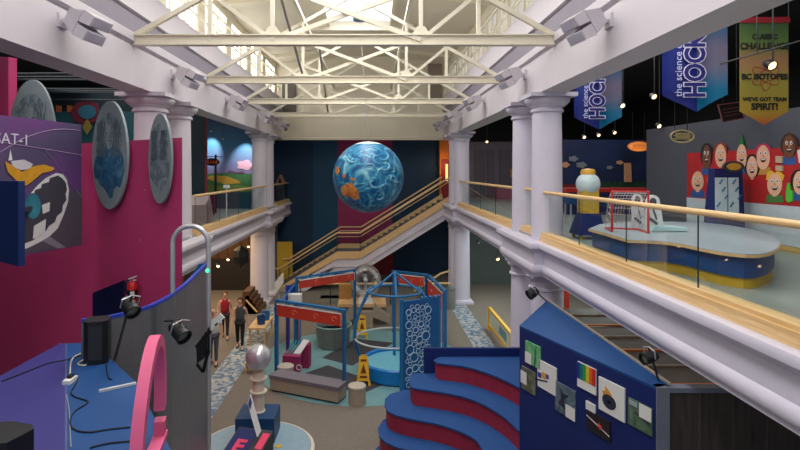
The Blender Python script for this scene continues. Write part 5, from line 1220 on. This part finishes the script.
# magenta box with tubes
c = G(293, 373); mx, my = c.x - .02, c.y + .3; n_before = set(o.name for o in COL.objects)
t = thing('magenta_exhibit', 'magenta exhibit box with tilted white board and teal tubes', 'exhibit', (mx, my, 0))
b = MB(); b.prism([(mx - .42, my - .3), (mx + .3, my - .42), (mx + .36, my + .3), (mx - .36, my + .4)], 0, .66); b.build('box', MAG, t, False)
b = MB(); b.prism([(mx + .3, my + .1), (mx + .62, my + .05), (mx + .66, my + .5), (mx + .34, my + .55)], 0, .95); b.build('side_box', MAG, t, False)
b = MB(); b.hexa([(mx + .0, my - .1, .66), (mx + .28, my - .15, .66), (mx + .62, my + .2, 1.1), (mx + .36, my + .28, 1.1)], [(mx, my - .1, .7), (mx + .28, my - .15, .7), (mx + .62, my + .2, 1.14), (mx + .36, my + .28, 1.14)]); b.build('white_board', PAPER, t, False)
for k in range(3):
    b = MB(); b.tube([(mx - .3 + k * .12, my - .1, .66), (mx - .05 + k * .13, my + .25, 1.1)], .03, 8); b.build('tube', mat('teal_tube', srgb(60, 140, 150), .3), t)
b = MB(); b.tube([(mx + .28 + .1 * math.cos(a), my - .47, .25 + .1 * math.sin(a)) for a in [2 * PI * k / 14 for k in range(14)]], .014, 6, True); b.build('ring_handle', PAPER, t)
for o in COL.objects:
    if o.name not in n_before and o.parent and o.parent.name.startswith('magenta_exhibit'): o.data.transform(Matrix.Scale(.74, 4))
# basin
c = G(332, 351); bx, by = c.x, c.y + .55
t = thing('steel_basin', 'large round steel basin with green glass rim', 'basin', (bx, by, 0))
b = MB(); b.lathe([(.5, 0), (.54, .03), (.6, .55), (.62, .72), (.58, .72), (.5, .4), (.1, .3)], (bx, by, 0), 40); b.build('drum', mat('grey_green_metal', srgb(124, 128, 124), .35, .4), t)
b = MB(); b.tube([(bx + .62 * math.cos(a), by + .62 * math.sin(a), .74) for a in [2 * PI * k / 40 for k in range(40)]], .035, 8, True); b.build('rim', mat('sage_rim', srgb(120, 150, 140), .25), t)
b = MB(); b.cyl((bx, by), .58, .62, .64, 40); b.build('water', glass_mat('water_glass', (.7, .85, .82), .12), t)

# blue pavilion frames with red header boards
posts = {'A': (274.5, 15.35), 'B': (347.5, 14.15), 'D': (294.5, 18.4), 'C': (356.5, 20.0), 'E': (391.5, 20.0), 'Fp': (429, 19.2), 'Gp': (446, 16.7)}
PPT = {k: Vector((PX(p, y), y, 0)) for k, (p, y) in posts.items()}
def frame(a, c, ht, hb, label, txt=True):
    p, q = PPT[a].copy(), PPT[c].copy(); d = (q - p).normalized(); n = Vector((d.y, -d.x, 0))
    if n.y > 0: n = -n
    if abs(n.y) < .3 and n.x > 0: n = -n
    p = p + d * .09; q = q - d * .09
    t = thing('header_frame', label, 'exhibit frame', (p + q) / 2, 'blue frames with red boards')
    zt_ = (PZ(ht[0], p.y) + PZ(ht[1], q.y)) / 2
    for w in (p, q):
        b = MB(); b.bar(w, w + Vector((0, 0, zt_)), .09, .09); pp = b.build('post', PIPEB, t, False)
        b = MB(); b.bar(w + n * .08, w + n * .08 + Vector((0, 0, zt_ - .05)), .03, .05); b.build('post_strip', mat('post_dark_blue', srgb(24, 66, 120), .4), pp, False)
    b = MB(); b.bar(p - d * .05 + Vector((0, 0, zt_ + .03)), q + d * .05 + Vector((0, 0, zt_ + .03)), .1, .06); b.build('top_bar', PIPEB, t, False)
    for (u, v) in ((.06, hb),):
        b = MB(); b.slab([p + d * u + n * .05 + Vector((0, 0, zt_ - v)), q - d * u + n * .05 + Vector((0, 0, zt_ - v)), q - d * u + n * .05 + Vector((0, 0, zt_ - .06)), p + d * u + n * .05 + Vector((0, 0, zt_ - .06))], n * .03); b.build('red_board', RED, t, False)
        b = MB(); b.bar(p + d * u + n * .085 + Vector((0, 0, zt_ - .05)), q - d * u + n * .085 + Vector((0, 0, zt_ - .05)), .012, .035)
        b.bar(q - d * u + n * .085 + Vector((0, 0, zt_ - .05)), q - d * u + n * .085 + Vector((0, 0, zt_ - v)), .012, .035); b.build('white_border', PAPER, t, False)
        b = MB(); 
        for s_ in (.3, .62, .88):
            cc = p.lerp(q, s_) + n * .085 + Vector((0, 0, zt_ - v * .55))
            b.tube([cc + d * (.07 * math.cos(a_)) + Vector((0, 0, .06 * math.sin(a_))) for a_ in [2 * PI * k / 12 for k in range(10)]], .01, 5)
        b.build('squiggle_mark', mat('squiggle_pink', srgb(222, 120, 100), .5), t)
frame('A', 'B', (301.5, 311.5), .39, 'blue frame with red header board nearest the long bench')
frame('D', 'C', (279, 270.5), .34, 'blue frame with red header board behind, left of glass sphere')
frame('E', 'Fp', (271.5, 276), .38, 'blue frame with red header board right of the glass sphere')
frame('Fp', 'Gp', (277, 292), .62, 'blue frame with red board seen edge-on beside the grey litter bin')
b = MB(); b.bar(PPT['A'] + Vector((.0, 0, 2.05)), PPT['D'] + Vector((0, 0, 2.1)), .05, .05); tag(b.build('tie_bar', PIPEB), 'blue tie bar joining the left posts of both left frames', 'tie bar')
# boards within the pavilion
def board(px0, px1, py0, py1, Y, name, m, label, cat, th=.08, skew=0, leg=True):
    t = thing(name, label, cat, (PX((px0 + px1) / 2, Y), Y, 0))
    b = MB(); b.slab([P(px0, py1, Y), P(px1, py1 + skew, Y), P(px1, py0 + skew, Y), P(px0, py0, Y)], (0, th, 0)); b.build('panel', m, t, False)
    if leg:
        for px in (px0 + 1, px1 - 1): b = MB(); x = PX(px, Y); b.box(x - .025, x + .025, Y + .01, Y + .06, 0, PZ(py1 + skew * .5, Y) + .02); b.build('leg', PIPEB, t, False)
board(285.5, 295.5, 285.5, 303, 18.4, 'blue_screen', mat('vivid_blue', srgb(30, 52, 150), .5), 'vivid blue panel on legs inside the left frame', 'panel')
board(288, 301, 295, 303.5, 17.8, 'white_box', PAPER, 'white box shaped panel inside the left frame beside blue panel', 'panel', .3)
t = thing('notice_sign', 'cream notice board on stand tilted beside the left blue frame', 'notice board', (PX(279, 17.6), 17.6, 0))
b = MB(); b.slab([P(274.5, 294, 17.5), P(282.5, 283, 17.8), P(282.5, 273, 17.8), P(274.5, 283, 17.5)], (.03, .03, 0)); b.build('board', CREAMP, t, False)
b = MB(); b.bar((PX(278.5, 17.7), 17.72, 0), (PX(278.5, 17.7), 17.72, 2.5), .04, .04); b.build('stand', CHROME, t, False)
b = MB(); b.cyl((PX(287.5, 17.2), 17.2), .05, 0, 1.3, 10); b.build('x', mat('violet_pole', srgb(60, 34, 120), .4)); o = bpy.data.objects['x']; o.name = 'violet_post'; tag(o, 'violet post standing inside the left blue frame', 'post')
b = MB(); b.cyl((PX(299, 17.2), 17.2), .03, 0, 1.7, 10); o = b.build('mauve_post', mat('mauve_pole', srgb(150, 100, 130), .4)); tag(o, 'thin mauve post behind the magenta exhibit box', 'post')
# display case with glass sphere (on a tan counter)
t = thing('tan_counter', 'tan counter carrying the large glass sphere', 'counter', (PX(365, 21.3), 21.3, 0))
x0, x1 = PX(338, 21), PX(386, 21)
b = MB(); b.box(x0, x1, 20.9, 21.8, 0, PZ(306, 21)); b.build('body', mat('counter_khaki', srgb(120, 112, 92), .6), t, False)
b = MB(); b.box(x0, x1, 20.8, 21.9, PZ(306, 21), PZ(303, 21)); b.build('top', WOOD, t, False)
b = MB(); b.box(x0, x0 + .5, 21.6, 21.9, PZ(303, 21), PZ(288, 21)); b.build('back_box', mat('ochre_box', srgb(170, 128, 70), .6), t, False)
gs = P(365.5, 280, 21.2); zb0 = PZ(303, 21)
t = thing('glass_sphere', 'large clear glass sphere on a white mount', 'glass sphere', (gs.x, gs.y, zb0))
b = MB(); b.sphere(gs, .62, 36); b.build('globe', glass_mat('sphere_glass', (.9, .91, .91), .2, .28), t)
b = MB(); b.lathe([(.3, zb0), (.28, zb0 + .1), (.2, zb0 + .25), (.2, gs.z - .5)], (gs.x, gs.y, 0), 24); b.build('mount', PAPER, t)
b = MB(); b.lathe([(.05, gs.z - .5), (.05, gs.z - .1), (.1, gs.z), (.03, gs.z + .1)], (gs.x, gs.y, 0), 16); b.build('electrode', CHROME, t)
t = thing('slanted_display', 'low grey slanted panels below the glass sphere', 'panel', (gs.x, 20.4, 0))
for sx in (-1, 1):
    b = MB(); b.slab([(gs.x + sx * .25, 20.5, .4), (gs.x + sx * .95, 20.5, .15), (gs.x + sx * .95, 20.5, .45), (gs.x + sx * .35, 20.5, .95)], (0, .06, 0)); b.build('wing', TAN, t, False)
b = MB(); b.box(gs.x - .3, gs.x + .3, 20.45, 20.75, 0, .6); b.build('base', TAN, t, False)
# bubble hoop
hx, hy = PX(395, 15.9), 15.9
t = thing('bubble_hoop', 'blue bubble hoop frame over round blue tub', 'bubble exhibit', (hx, hy, 0))
zr = PZ(290.5, hy)
b = MB(); b.tube([(hx + .8 * math.cos(a), hy + .8 * math.sin(a), zr) for a in [2 * PI * k / 48 for k in range(48)]], .034, 8, True); b.build('upper_ring', PIPEB, t)
b = MB(); b.tube([(hx + 1.2 * math.cos(a), hy + 1.0 * math.sin(a), 1.05) for a in [2 * PI * k / 56 for k in range(56)]], .03, 8, True); b.build('lower_ring', mat('hoop_grey', srgb(180, 190, 190), .4), t)
za = PZ(272, hy)
for a in (R(200), R(340), R(80), R(270)):
    b = MB(); b.tube([(hx, hy, za), (hx + .8 * math.cos(a), hy + .8 * math.sin(a), zr)], .035, 8); b.build('cone_strut', PIPEB, t)
for sx in (-1, 1):
    b = MB(); b.tube([(hx + sx * .78, hy, zr), (hx + sx * 1.05, hy - .05, 1.9), (hx + sx * 1.2, hy - .1, 1.4), (hx + sx * 1.2, hy - .1, 1.0), (hx + sx * 1.05, hy - .08, .5), (hx + sx * .9, hy - .05, .03)], .05, 8); b.build('curved_leg', PIPEB, t)
b = MB(); b.tube([(hx, hy + .5, .0), (hx, hy + .5, zr + .3)], .05, 8); b.build('mast', PIPEB, t)
b = MB(); b.lathe([(1.0, .01), (1.05, .05), (1.05, .42), (1.0, .46), (.95, .42), (.93, .2), (.2, .2)], (hx + .05, hy - .05, 0), 48); b.build('tub', mat('tub_blue', srgb(22, 118, 190), .35), t)
b = MB(); b.cyl((hx + .05, hy - .05), .93, .34, .36, 40); b.build('soap_film', mat('soap_water', srgb(110, 180, 200), .15), t)
# bubble panel
b0, b1 = Vector((PX(402, 14.4), 14.4, 0)), Vector((PX(439.5, 14.9), 14.9, 0)); bd = (b1 - b0).normalized(); bn = Vector((bd.y, -bd.x, 0)); BWd = (b1 - b0).length; bh = PZ(300, 14.6)
t = thing('bubble_screen', 'blue standing panel covered with white bubble rings', 'panel', (b0 + b1) / 2)
b = MB(); b.slab([b0, b1, b1 + Vector((0, 0, bh)), b0 + Vector((0, 0, bh))], -bn * .08); b.build('panel', mat('bubble_blue', srgb(24, 88, 146), .45), t, False)
for pt in (b0, b1):
    b = MB(); b.bar(pt - bn * .04, pt - bn * .04 + Vector((0, 0, bh + .06)), .1, .1); b.build('frame_post', PIPEB, t, False)
rn = random.Random(5); rings_ = []
for tries in range(3000):
    r = rn.choice((.05, .065, .08, .1, .125)); u = rn.uniform(.1 + r, BWd * .74 - r * .5); v = rn.uniform(.2, bh - .12 - r)
    if all((u - a) ** 2 + (v - c_) ** 2 > ((r + q_) * .93) ** 2 for a, c_, q_ in rings_): rings_.append((u, v, r))
    if len(rings_) >= 110: break
b = MB()
for u, v, r in rings_:
    b.tube([b0 + bd * (u + r * math.cos(a)) + Vector((0, 0, v + r * math.sin(a))) + bn * .006 for a in [2 * PI * k / 14 for k in range(14)]], .013 if r > .07 else .009, 5, True)
b.build('bubble_rings', mat('ring_white', srgb(170, 200, 220), .5), t)
for k in range(5):
    b = MB(); c = b0 + bd * (BWd * .55 + .13 * k) + Vector((0, 0, bh + .03)) - bn * .04; b.sphere(c, .045, 10); b.build('finial', PIPEB, t)
# caution signs
def caution(px, py, label):
    c = G(px, py); x, y = c.x, c.y; w = .17; h = .78
    t = thing('caution_sign', label, 'caution sign', (x, y + .12, 0), 'yellow caution signs')
    for sgn in (-1, 1):
        yb = y + .13 + sgn * .17
        b = MB(); b.slab([(x - w, yb, .14), (x + w, yb, .14), (x + w * .72, y + .13 + sgn * .025, h), (x - w * .72, y + .13 + sgn * .025, h)], (0, .012 * -sgn, 0))
        for s2 in (-1, 1): b.slab([(x + s2 * w - .035, yb + sgn * .02, 0), (x + s2 * w + .035, yb + sgn * .02, 0), (x + s2 * w * .98 + .03, yb, .15), (x + s2 * w * .98 - .03, yb, .15)], (0, .012 * -sgn, 0))
        pnl = b.build('board', YEL, t, False)
        b = MB(); ff = lambda u, v: (x + w * u, yb - sgn * .145 * (v - .14) / .64 + sgn * .004, v)
        b.slab([ff(-.5, .34), ff(.5, .34), ff(0, .6)], (0, sgn * .004, 0)); b.slab([ff(-.6, .22), ff(.6, .22), ff(.6, .28), ff(-.6, .28)], (0, sgn * .004, 0)); b.slab([ff(-.5, .65), ff(.5, .65), ff(.5, .71), ff(-.5, .71)], (0, sgn * .004, 0))
        b.build('warning_print', mat('print_dark_red', srgb(120, 50, 20), .6), pnl, False)
    b = MB(); b.box(x - w * .4, x + w * .4, y + .11, y + .15, h - .01, h + .04); b.build('carry_handle', YEL, t, False)
caution(363.5, 385.5, 'yellow folding caution sign nearest camera, beside the tan stool'); caution(362, 338.5, 'yellow folding caution sign farther back, near glass sphere')
# rail across the hall
t = thing('low_glass_barrier', 'low glass barrier with wooden rail crossing the back of hall', 'barrier', (0, 24, 0))
x0, x1 = PX(300, 24), PX(450, 24); zr = PZ(284, 24)
b = MB(); b.tube([(x0, 24, zr), (x1, 24, zr + .03)], .045, 10); b.build('wooden_rail', WOOD, t)
for k in range(5):
    b = MB(); xa = x0 + .05 + k * (x1 - x0) / 5; b.box(xa, xa + (x1 - x0) / 5 - .06, 23.995, 24.005, .08, zr - .05); b.build('glass_panel', GLASS, t, False)
    b = MB(); b.cyl((xa - .03, 24), .025, 0, zr, 8); b.build('post', GEDGE, t)
t = thing('inclined_handrail', 'inclined wooden handrail left of the far right lower column', 'handrail', (PX(438, 25.2), 25.2, 0))
b = MB(); b.tube([P(414, 291, 25.2), P(441, 273.5, 25.2), P(450, 271, 25.2)], .05, 8); b.build('rail', WOOD, t)
for px, py in ((418, 288.5), (441, 273.5)):
    b = MB(); q = P(px, py, 25.2); b.cyl((q.x, q.y), .025, 0, q.z, 8); b.build('post', GEDGE, t)
# khaki display under stairs
b = MB(); b.box(PX(320, 25.2), PX(340, 25.2), 25.2, 25.8, 0, PZ(300, 25.2)); tag(b.build('khaki_cabinet', mat('counter_khaki', (0, 0, 0))), 'khaki cabinet beneath the staircase landing', 'cabinet')
# litter bin
c = G(451, 308.5); t = thing('litter_bin', 'grey round litter bin at foot of far right column', 'bin', (c.x, c.y, 0))
b = MB(); b.lathe([(.17, 0), (.19, .05), (.19, .8), (.2, .81)], (c.x, c.y, 0), 24); b.build('body', mat('bin_grey', srgb(130, 132, 132), .5), t)
b = MB(); b.lathe([(.2, .81), (.2, .86), (.15, .95), (.02, .97)], (c.x, c.y, 0), 24); b.build('lid', mat('bin_lid', srgb(104, 108, 108), .5), t)
# yellow framed barrier
t = thing('yellow_barrier', 'yellow framed barrier with pale panel on right side strip', 'barrier', (4.45, 18.6, 0))
x = 4.45
for (y0, y1, z0, z1) in ((16.9, 20.3, .78, .86), (16.9, 20.3, .14, .24)): b = MB(); b.box(x - .05, x + .05, y0, y1, z0, z1); b.build('rail', YEL, t, False)
for y in (16.9, 20.2): b = MB(); b.box(x - .06, x + .06, y, y + .1, 0, .86); b.build('post', YEL, t, False)
b = MB(); b.box(x - .02, x + .02, 17.0, 20.2, .24, .78); pn = b.build('pale_panel', mat('pale_lime_panel', srgb(196, 204, 180), .5), t, False)
b = MB(); b.box(x - .026, x - .02, 17.6, 18.6, .36, .66); b.build('picture', mat('panel_picture', srgb(110, 150, 150), .5), pn, False)
# table on left with blue bins
c = G(262, 343); tx, ty = c.x - .1, c.y + .3
t = thing('wooden_table', 'low wooden table beside the left mosaic carpet strip', 'table', (tx, ty, 0))
b = MB(); b.box(tx - .3, tx + .3, ty - .7, ty + .8, .58, .64); b.build('top', WOOD, t, False)
for sx in (-.25, .25):
    for sy in (-.6, .7): b = MB(); b.box(tx + sx - .03, tx + sx + .03, ty + sy - .03, ty + sy + .03, 0, .58); b.build('leg', WOOD, t, False)
for k, (dx, dy, m, l) in enumerate(((.05, -.2, BLUE, 'blue bucket on the wooden table, nearer one'), (.1, .35, PIPEB, 'blue bucket on the wooden table, farther one'))):
    t = thing('bucket', l, 'bucket', (tx + dx, ty + dy, .64), 'buckets on the wooden table')
    b = MB(); b.lathe([(.13, .64), (.16, .92), (.145, .92), (.12, .67)], (tx + dx, ty + dy, 0), 20); b.build('body', m, t)
    b = MB(); b.tube([(tx + dx + .16 * math.cos(a), ty + dy, .92 + .1 * math.sin(a)) for a in [PI * k2 / 8 for k2 in range(9)]], .008, 5); b.build('handle', CHROME, t)
c = G(249, 375); t = thing('wooden_stool', 'small wooden block stool behind the silver sphere', 'stool', (c.x, c.y + .2, 0))
b = MB(); b.box(c.x - .15, c.x + .15, c.y + .05, c.y + .35, .27, .33); b.build('seat', WOOD, t, False)
for sx in (-.12, .09): b = MB(); b.box(c.x + sx, c.x + sx + .03, c.y + .08, c.y + .32, 0, .27); b.build('leg', WOOD, t, False)
# left arcade interior
b = MB(); b.box(-13.9, -5.9, 28.5, 28.7, 0, 3.6); struct(b.build('wall_left_arcade', mat('amber_brown_wall', srgb(140, 100, 64), .7, var=.2, scale=1)))
b = MB(); b.box(-9.6, -5.5, 26.9, 27.0, 0, 1.6); tag(b.build('dark_barrier', mat('dark_umber', srgb(40, 34, 34), .7)), 'dark low barrier under the left balcony', 'barrier')
t = thing('wooden_stairs', 'short wooden steps under left balcony behind the walkers', 'steps', (PX(249, 25), 25, 0))
for k in range(5):
    b = MB(); x = PX(243, 22.5) + k * .12; b.box(x, x + .3, 22.4, 23.5, 0, .95 - .17 * k); b.build('step', mat('step_wood', srgb(88, 58, 36), .5), t, False)
b = MB(); b.tube([P(246, 300, 22.4), P(257, 312, 22.4)], .04, 8); b.build('handrail', WOOD, t)
t = thing('hanging_lantern', 'black boxy lantern hanging under the left balcony', 'lantern', P(241, 266, 22))
b = MB(); b.lathe([(.05, PZ(268, 22)), (.28, PZ(263, 22)), (.34, PZ(256, 22)), (.3, PZ(250, 22)), (.06, PZ(246, 22))], (PX(241, 22), 22, 0), 8); b.build('body', BLACK, t, False)
b = MB(); b.cyl((PX(241, 22), 22), .02, PZ(246, 22), 3.6, 8); b.build('rod', BLACK, t)
for px, py, Y, l in ((228, 260, 20, 'lit bulb under left balcony, middle one'), (218, 266.5, 18, 'lit bulb under left balcony, lower left one'), (248.5, 247, 23, 'lit bulb under left balcony, upper right one')): cspot(P(px, py, Y), l, 3.6, True, .07, None, 'arcade ceiling spotlights')
cspot(P(498, 259.5, 20), 'lit bulb under the right balcony arcade', 3.78, True, .08, None, 'arcade ceiling spotlights'); cspot(P(478.5, 243.5, 22), 'dark ceiling spot under right balcony near far column', 3.78, False, .08, None, 'arcade ceiling spotlights')
b = MB(); b.box(PX(468, 27) + .1, 11, 28.4, 28.6, 0, 3.78); struct(b.build('wall_right_arcade', mat('dim_green_grey', srgb(86, 94, 92), .7)))

# ------------------------------------------------------------------ people
def skinned(name, verts, edges, rad, m, parent, root=0, sub=1):
    me = bpy.data.meshes.new(name); me.from_pydata([Vector(v) - LOC[parent.name] for v in verts], edges, []); me.materials.append(m)
    o = bpy.data.objects.new(name, me); COL.objects.link(o); o.parent = parent
    md = o.modifiers.new('Skin', 'SKIN'); md.use_smooth_shade = True
    for i, s in enumerate(me.skin_vertices[0].data):
        r = rad[i]; s.radius = r if isinstance(r, tuple) else (r, r); s.use_root = (i == root)
    ss = o.modifiers.new('Subsurf', 'SUBSURF'); ss.levels = sub; ss.render_levels = sub
    return o
def person(px, py, Y, ht, label, top_m, leg_m, hair_m, hair='long', stride=.18, yaw=0, sleeves=False, hold=False, shoes=BLACK):
    x = PX(px, Y); t = thing('person', label, 'person', (x, Y, 0)); k = ht / 1.7
    cs_, sn_ = math.cos(yaw), math.sin(yaw)
    def T(v):
        a, b_, c = v; a, b_, c = a * k, b_ * k, c * k
        return Vector((x + a * cs_ - b_ * sn_, Y + a * sn_ + b_ * cs_, c))
    V, E, Rr = [], [], []
    def add(v, r, par=None):
        V.append(T(v)); Rr.append(tuple(q * k for q in r) if isinstance(r, tuple) else r * k)
        if par is not None: E.append((par, len(V) - 1))
        return len(V) - 1
    pel = add((0, 0, .93), (.135, .1)); wa = add((0, 0, 1.08), (.12, .09), pel); ch = add((0, .01, 1.28), (.15, .1), wa); ne0 = add((0, .01, 1.41), (.07, .065), ch)
    ne = add((0, -.005, 1.48), .05, ne0); h1 = add((0, -.02, 1.56), (.072, .085), ne); h2 = add((0, -.015, 1.64), (.07, .082), h1); h3 = add((0, -.01, 1.68), .05, h2)
    legs = []
    for s in (-1, 1):
        fy = s * stride
        hip = add((s * .085, 0, .88), .088, pel); kn = add((s * .095, -fy * .45 - .02, .49), .058, hip); an = add((s * .1, -fy, .08), .038, kn); to = add((s * .11, -fy - .14, .035), .032, an)
        legs.append((hip, kn, an, to))
        sh = add((s * .17, .01, 1.38), .05, ch)
        if hold and s > 0: el_ = add((s * .22, -.02, 1.12), .038, sh); wr = add((s * .12, -.24, 1.1), .027, el_); hv = Vector((-.05, -.06, .01))
        else: el_ = add((s * .24, s * stride * .3 + .02, 1.1), .038, sh); wr = add((s * .25, s * stride * .5 - .06, .87), .026, el_); hv = Vector((0, -.015, -.075))
        base = Vector(((V[wr] - Vector((x, Y, 0))) / k).to_tuple()); 
        b0 = Matrix.Rotation(-yaw, 3, 'Z') @ base
        pm = add(tuple(b0 + hv), (.032, .018), wr)
        for q in range(4):
            f1 = add(tuple(b0 + hv * 1.5 + Vector((0, (q - 1.5) * .018, 0))), .009, pm); add(tuple(b0 + hv * (2.1 if q in (1, 2) else 1.9) + Vector((-s * .012, (q - 1.5) * .019, 0))), .008, f1)
        add(tuple(b0 + hv * 1.2 + Vector((-s * .03, -.03, 0))), .009, pm)
    skinned('body', V, E, Rr, SKIN, t)
    # top
    g_ = lambda i, e: (tuple(q + e * k for q in Rr[i]) if isinstance(Rr[i], tuple) else Rr[i] + e * k)
    vv = [V[pel] + Vector((0, 0, -.05)), V[wa], V[ch], T((0, .01, 1.38))]; ee = [(0, 1), (1, 2), (2, 3)]; rr = [g_(pel, .055), g_(wa, .045), g_(ch, .034), (.13 * k, .1 * k)]
    if sleeves:
        for s in (-1, 1): vv += [T((s * .17, .01, 1.38)), T((s * .215, .015, 1.2))]; n = len(vv); ee += [(2, n - 2), (n - 2, n - 1)]; rr += [.078 * k, .066 * k]
    else:
        for s in (-1, 1): vv += [T((s * .1, .01, 1.42))]; n = len(vv); ee += [(3, n - 1)]; rr += [.05 * k]
    skinned('shirt' if sleeves else 'tank_top', vv, ee, rr, top_m, t)
    vv = [T((0, 0, .95))]; ee = []; rr = [(.15 * k, .115 * k)]
    for hip, kn, an, to in legs:
        vv += [V[hip], V[kn], V[an] + Vector((0, 0, .04))]; n = len(vv); ee += [(0, n - 3), (n - 3, n - 2), (n - 2, n - 1)]; rr += [g_(hip, .014), g_(kn, .012), g_(an, .012)]
    skinned('trousers', vv, ee, rr, leg_m, t)
    for hip, kn, an, to in legs:
        b = MB(); a = V[an]; d = (V[to] - a); d.z = 0; d.normalize(); w = Vector((-d.y, d.x, 0)) * .045 * k
        b.hexa([a - d * .06 * k - w + Vector((0, 0, -a.z)), a + d * .19 * k - w * .8 + Vector((0, 0, -a.z)), a + d * .19 * k + w * .8 + Vector((0, 0, -a.z)), a - d * .06 * k + w + Vector((0, 0, -a.z))],
               [a - d * .05 * k - w * .8, a + d * .17 * k - w * .6 + Vector((0, 0, -.04)), a + d * .17 * k + w * .6 + Vector((0, 0, -.04)), a - d * .05 * k + w * .8]); b.bevel(.012); b.build('shoe', shoes, t)
    b = MB(); hc = T((0, .01, 1.62))
    if hair == 'long':
        b.sphere(hc + Vector((0, .012, .025)), .095 * k, 16, 1, 1.05, 1.0)
        for v in b.bm.verts:
            if v.co.y < hc.y - .03 and v.co.z < hc.z + .045: v.co.y = hc.y - .02
        b.tube([T((0, .08, 1.62)), T((0, .11, 1.52)), T((0, .1, 1.38))], [.07 * k, .065 * k, .03 * k], 8)
        b.build('hair', hair_m, t)
    else:
        b.tube([T((math.cos(a) * .08, .02 + .085 * math.sin(a), 1.6)) for a in [PI * q / 10 for q in range(11)]], .018, 6); b.build('hair', hair_m, t)
    b = MB()
    for s in (-1, 1): b.sphere(T((s * .03, -.1, 1.605)), .011 * k, 8); b.sphere(T((s * .082, .0, 1.595)), .02 * k, 8, .5, 1, 1.4)
    b.sphere(T((0, -.112, 1.575)), .015 * k, 8, .8, 1, 1.3); b.bar(T((-.025, -.1, 1.535)), T((.025, -.1, 1.535)), .01, .008); b.m(1)
    b.build('face_features', mat('feature_tone', srgb(120, 70, 60), .6), t)
    return t
person(240, 348, 18.1, 1.7, 'woman in dark grey tank top and black leggings walking on left', mat('grey_tank', srgb(62, 66, 70), .8), mat('black_leggings', srgb(18, 20, 26), .7), mat('brown_hair', srgb(60, 40, 30), .7), yaw=.1)
person(225, 345, 19.2, 1.66, 'woman in red tank top walking behind the grey one', mat('red_tank', srgb(150, 26, 40), .8), mat('dark_jeans', srgb(44, 26, 40), .7), mat('auburn_hair', srgb(110, 66, 44), .7), yaw=.2, stride=.2)
person(213.5, 365, 16.6, 1.74, 'bald man in white shirt partly behind the steel pole', mat('white_shirt', srgb(200, 200, 198), .8), mat('slate_trousers', srgb(70, 76, 86), .7), mat('grey_hair', srgb(150, 146, 140), .7), hair='bald', sleeves=True, yaw=.1, stride=.1)

# ------------------------------------------------------------------ local lamps and added fill lights
spot('mural_spot_left', P(209, 130, 24.75), P(211, 150, mY_), 360, 56, (1, .93, .86), .05, .8)
spot('mural_spot_right', P(246, 134, 24.75), P(244.5, 158, mY_), 360, 58, (1, .93, .86), .05, .8)
area('gallery_light_right', (5.8, 8, 9.5), (0, R(-28), 0), 2.4, 14, 560, (1, .95, .88))
area('gallery_light_far_right', (8, 21, 9.5), (0, 0, 0), 4, 10, 260, (1, .93, .88))
area('gallery_light_left', (-8.5, 18, 9.1), (0, 0, 0), 4, 12, 260, (1, .93, .92))
area('gallery_fill_left_near', (-6.6, 7, 9.1), (0, 0, 0), 1.8, 8, 150, (1, .93, .92))  # added fill without a fixture, lightens the big oval and tall pink section
area('arcade_right', (6.8, 19, 3.72), (0, 0, 0), 4, 14, 420, (.92, 1, .95))
area('arcade_fill_right_near', (5.8, 9, 3.72), (0, 0, 0), 3, 5, 14, (1, .9, .8))  # added fill without a fixture, lifts the slatted roof below the balcony
area('arcade_left', (-7.8, 21, 3.55), (0, 0, 0), 4, 10, 420, (1, .72, .45))
point('amber_sign', P(640, 150, 17.6), 4, (1, .6, .25))
point('arch_glow', P(444, 165, 29.8), 14, (1, .6, .25))

sc.view_settings.view_transform = 'Standard'; sc.view_settings.look = 'None'; sc.view_settings.exposure = 0.0; sc.view_settings.gamma = 1.0
sc.view_settings.use_curve_mapping = False
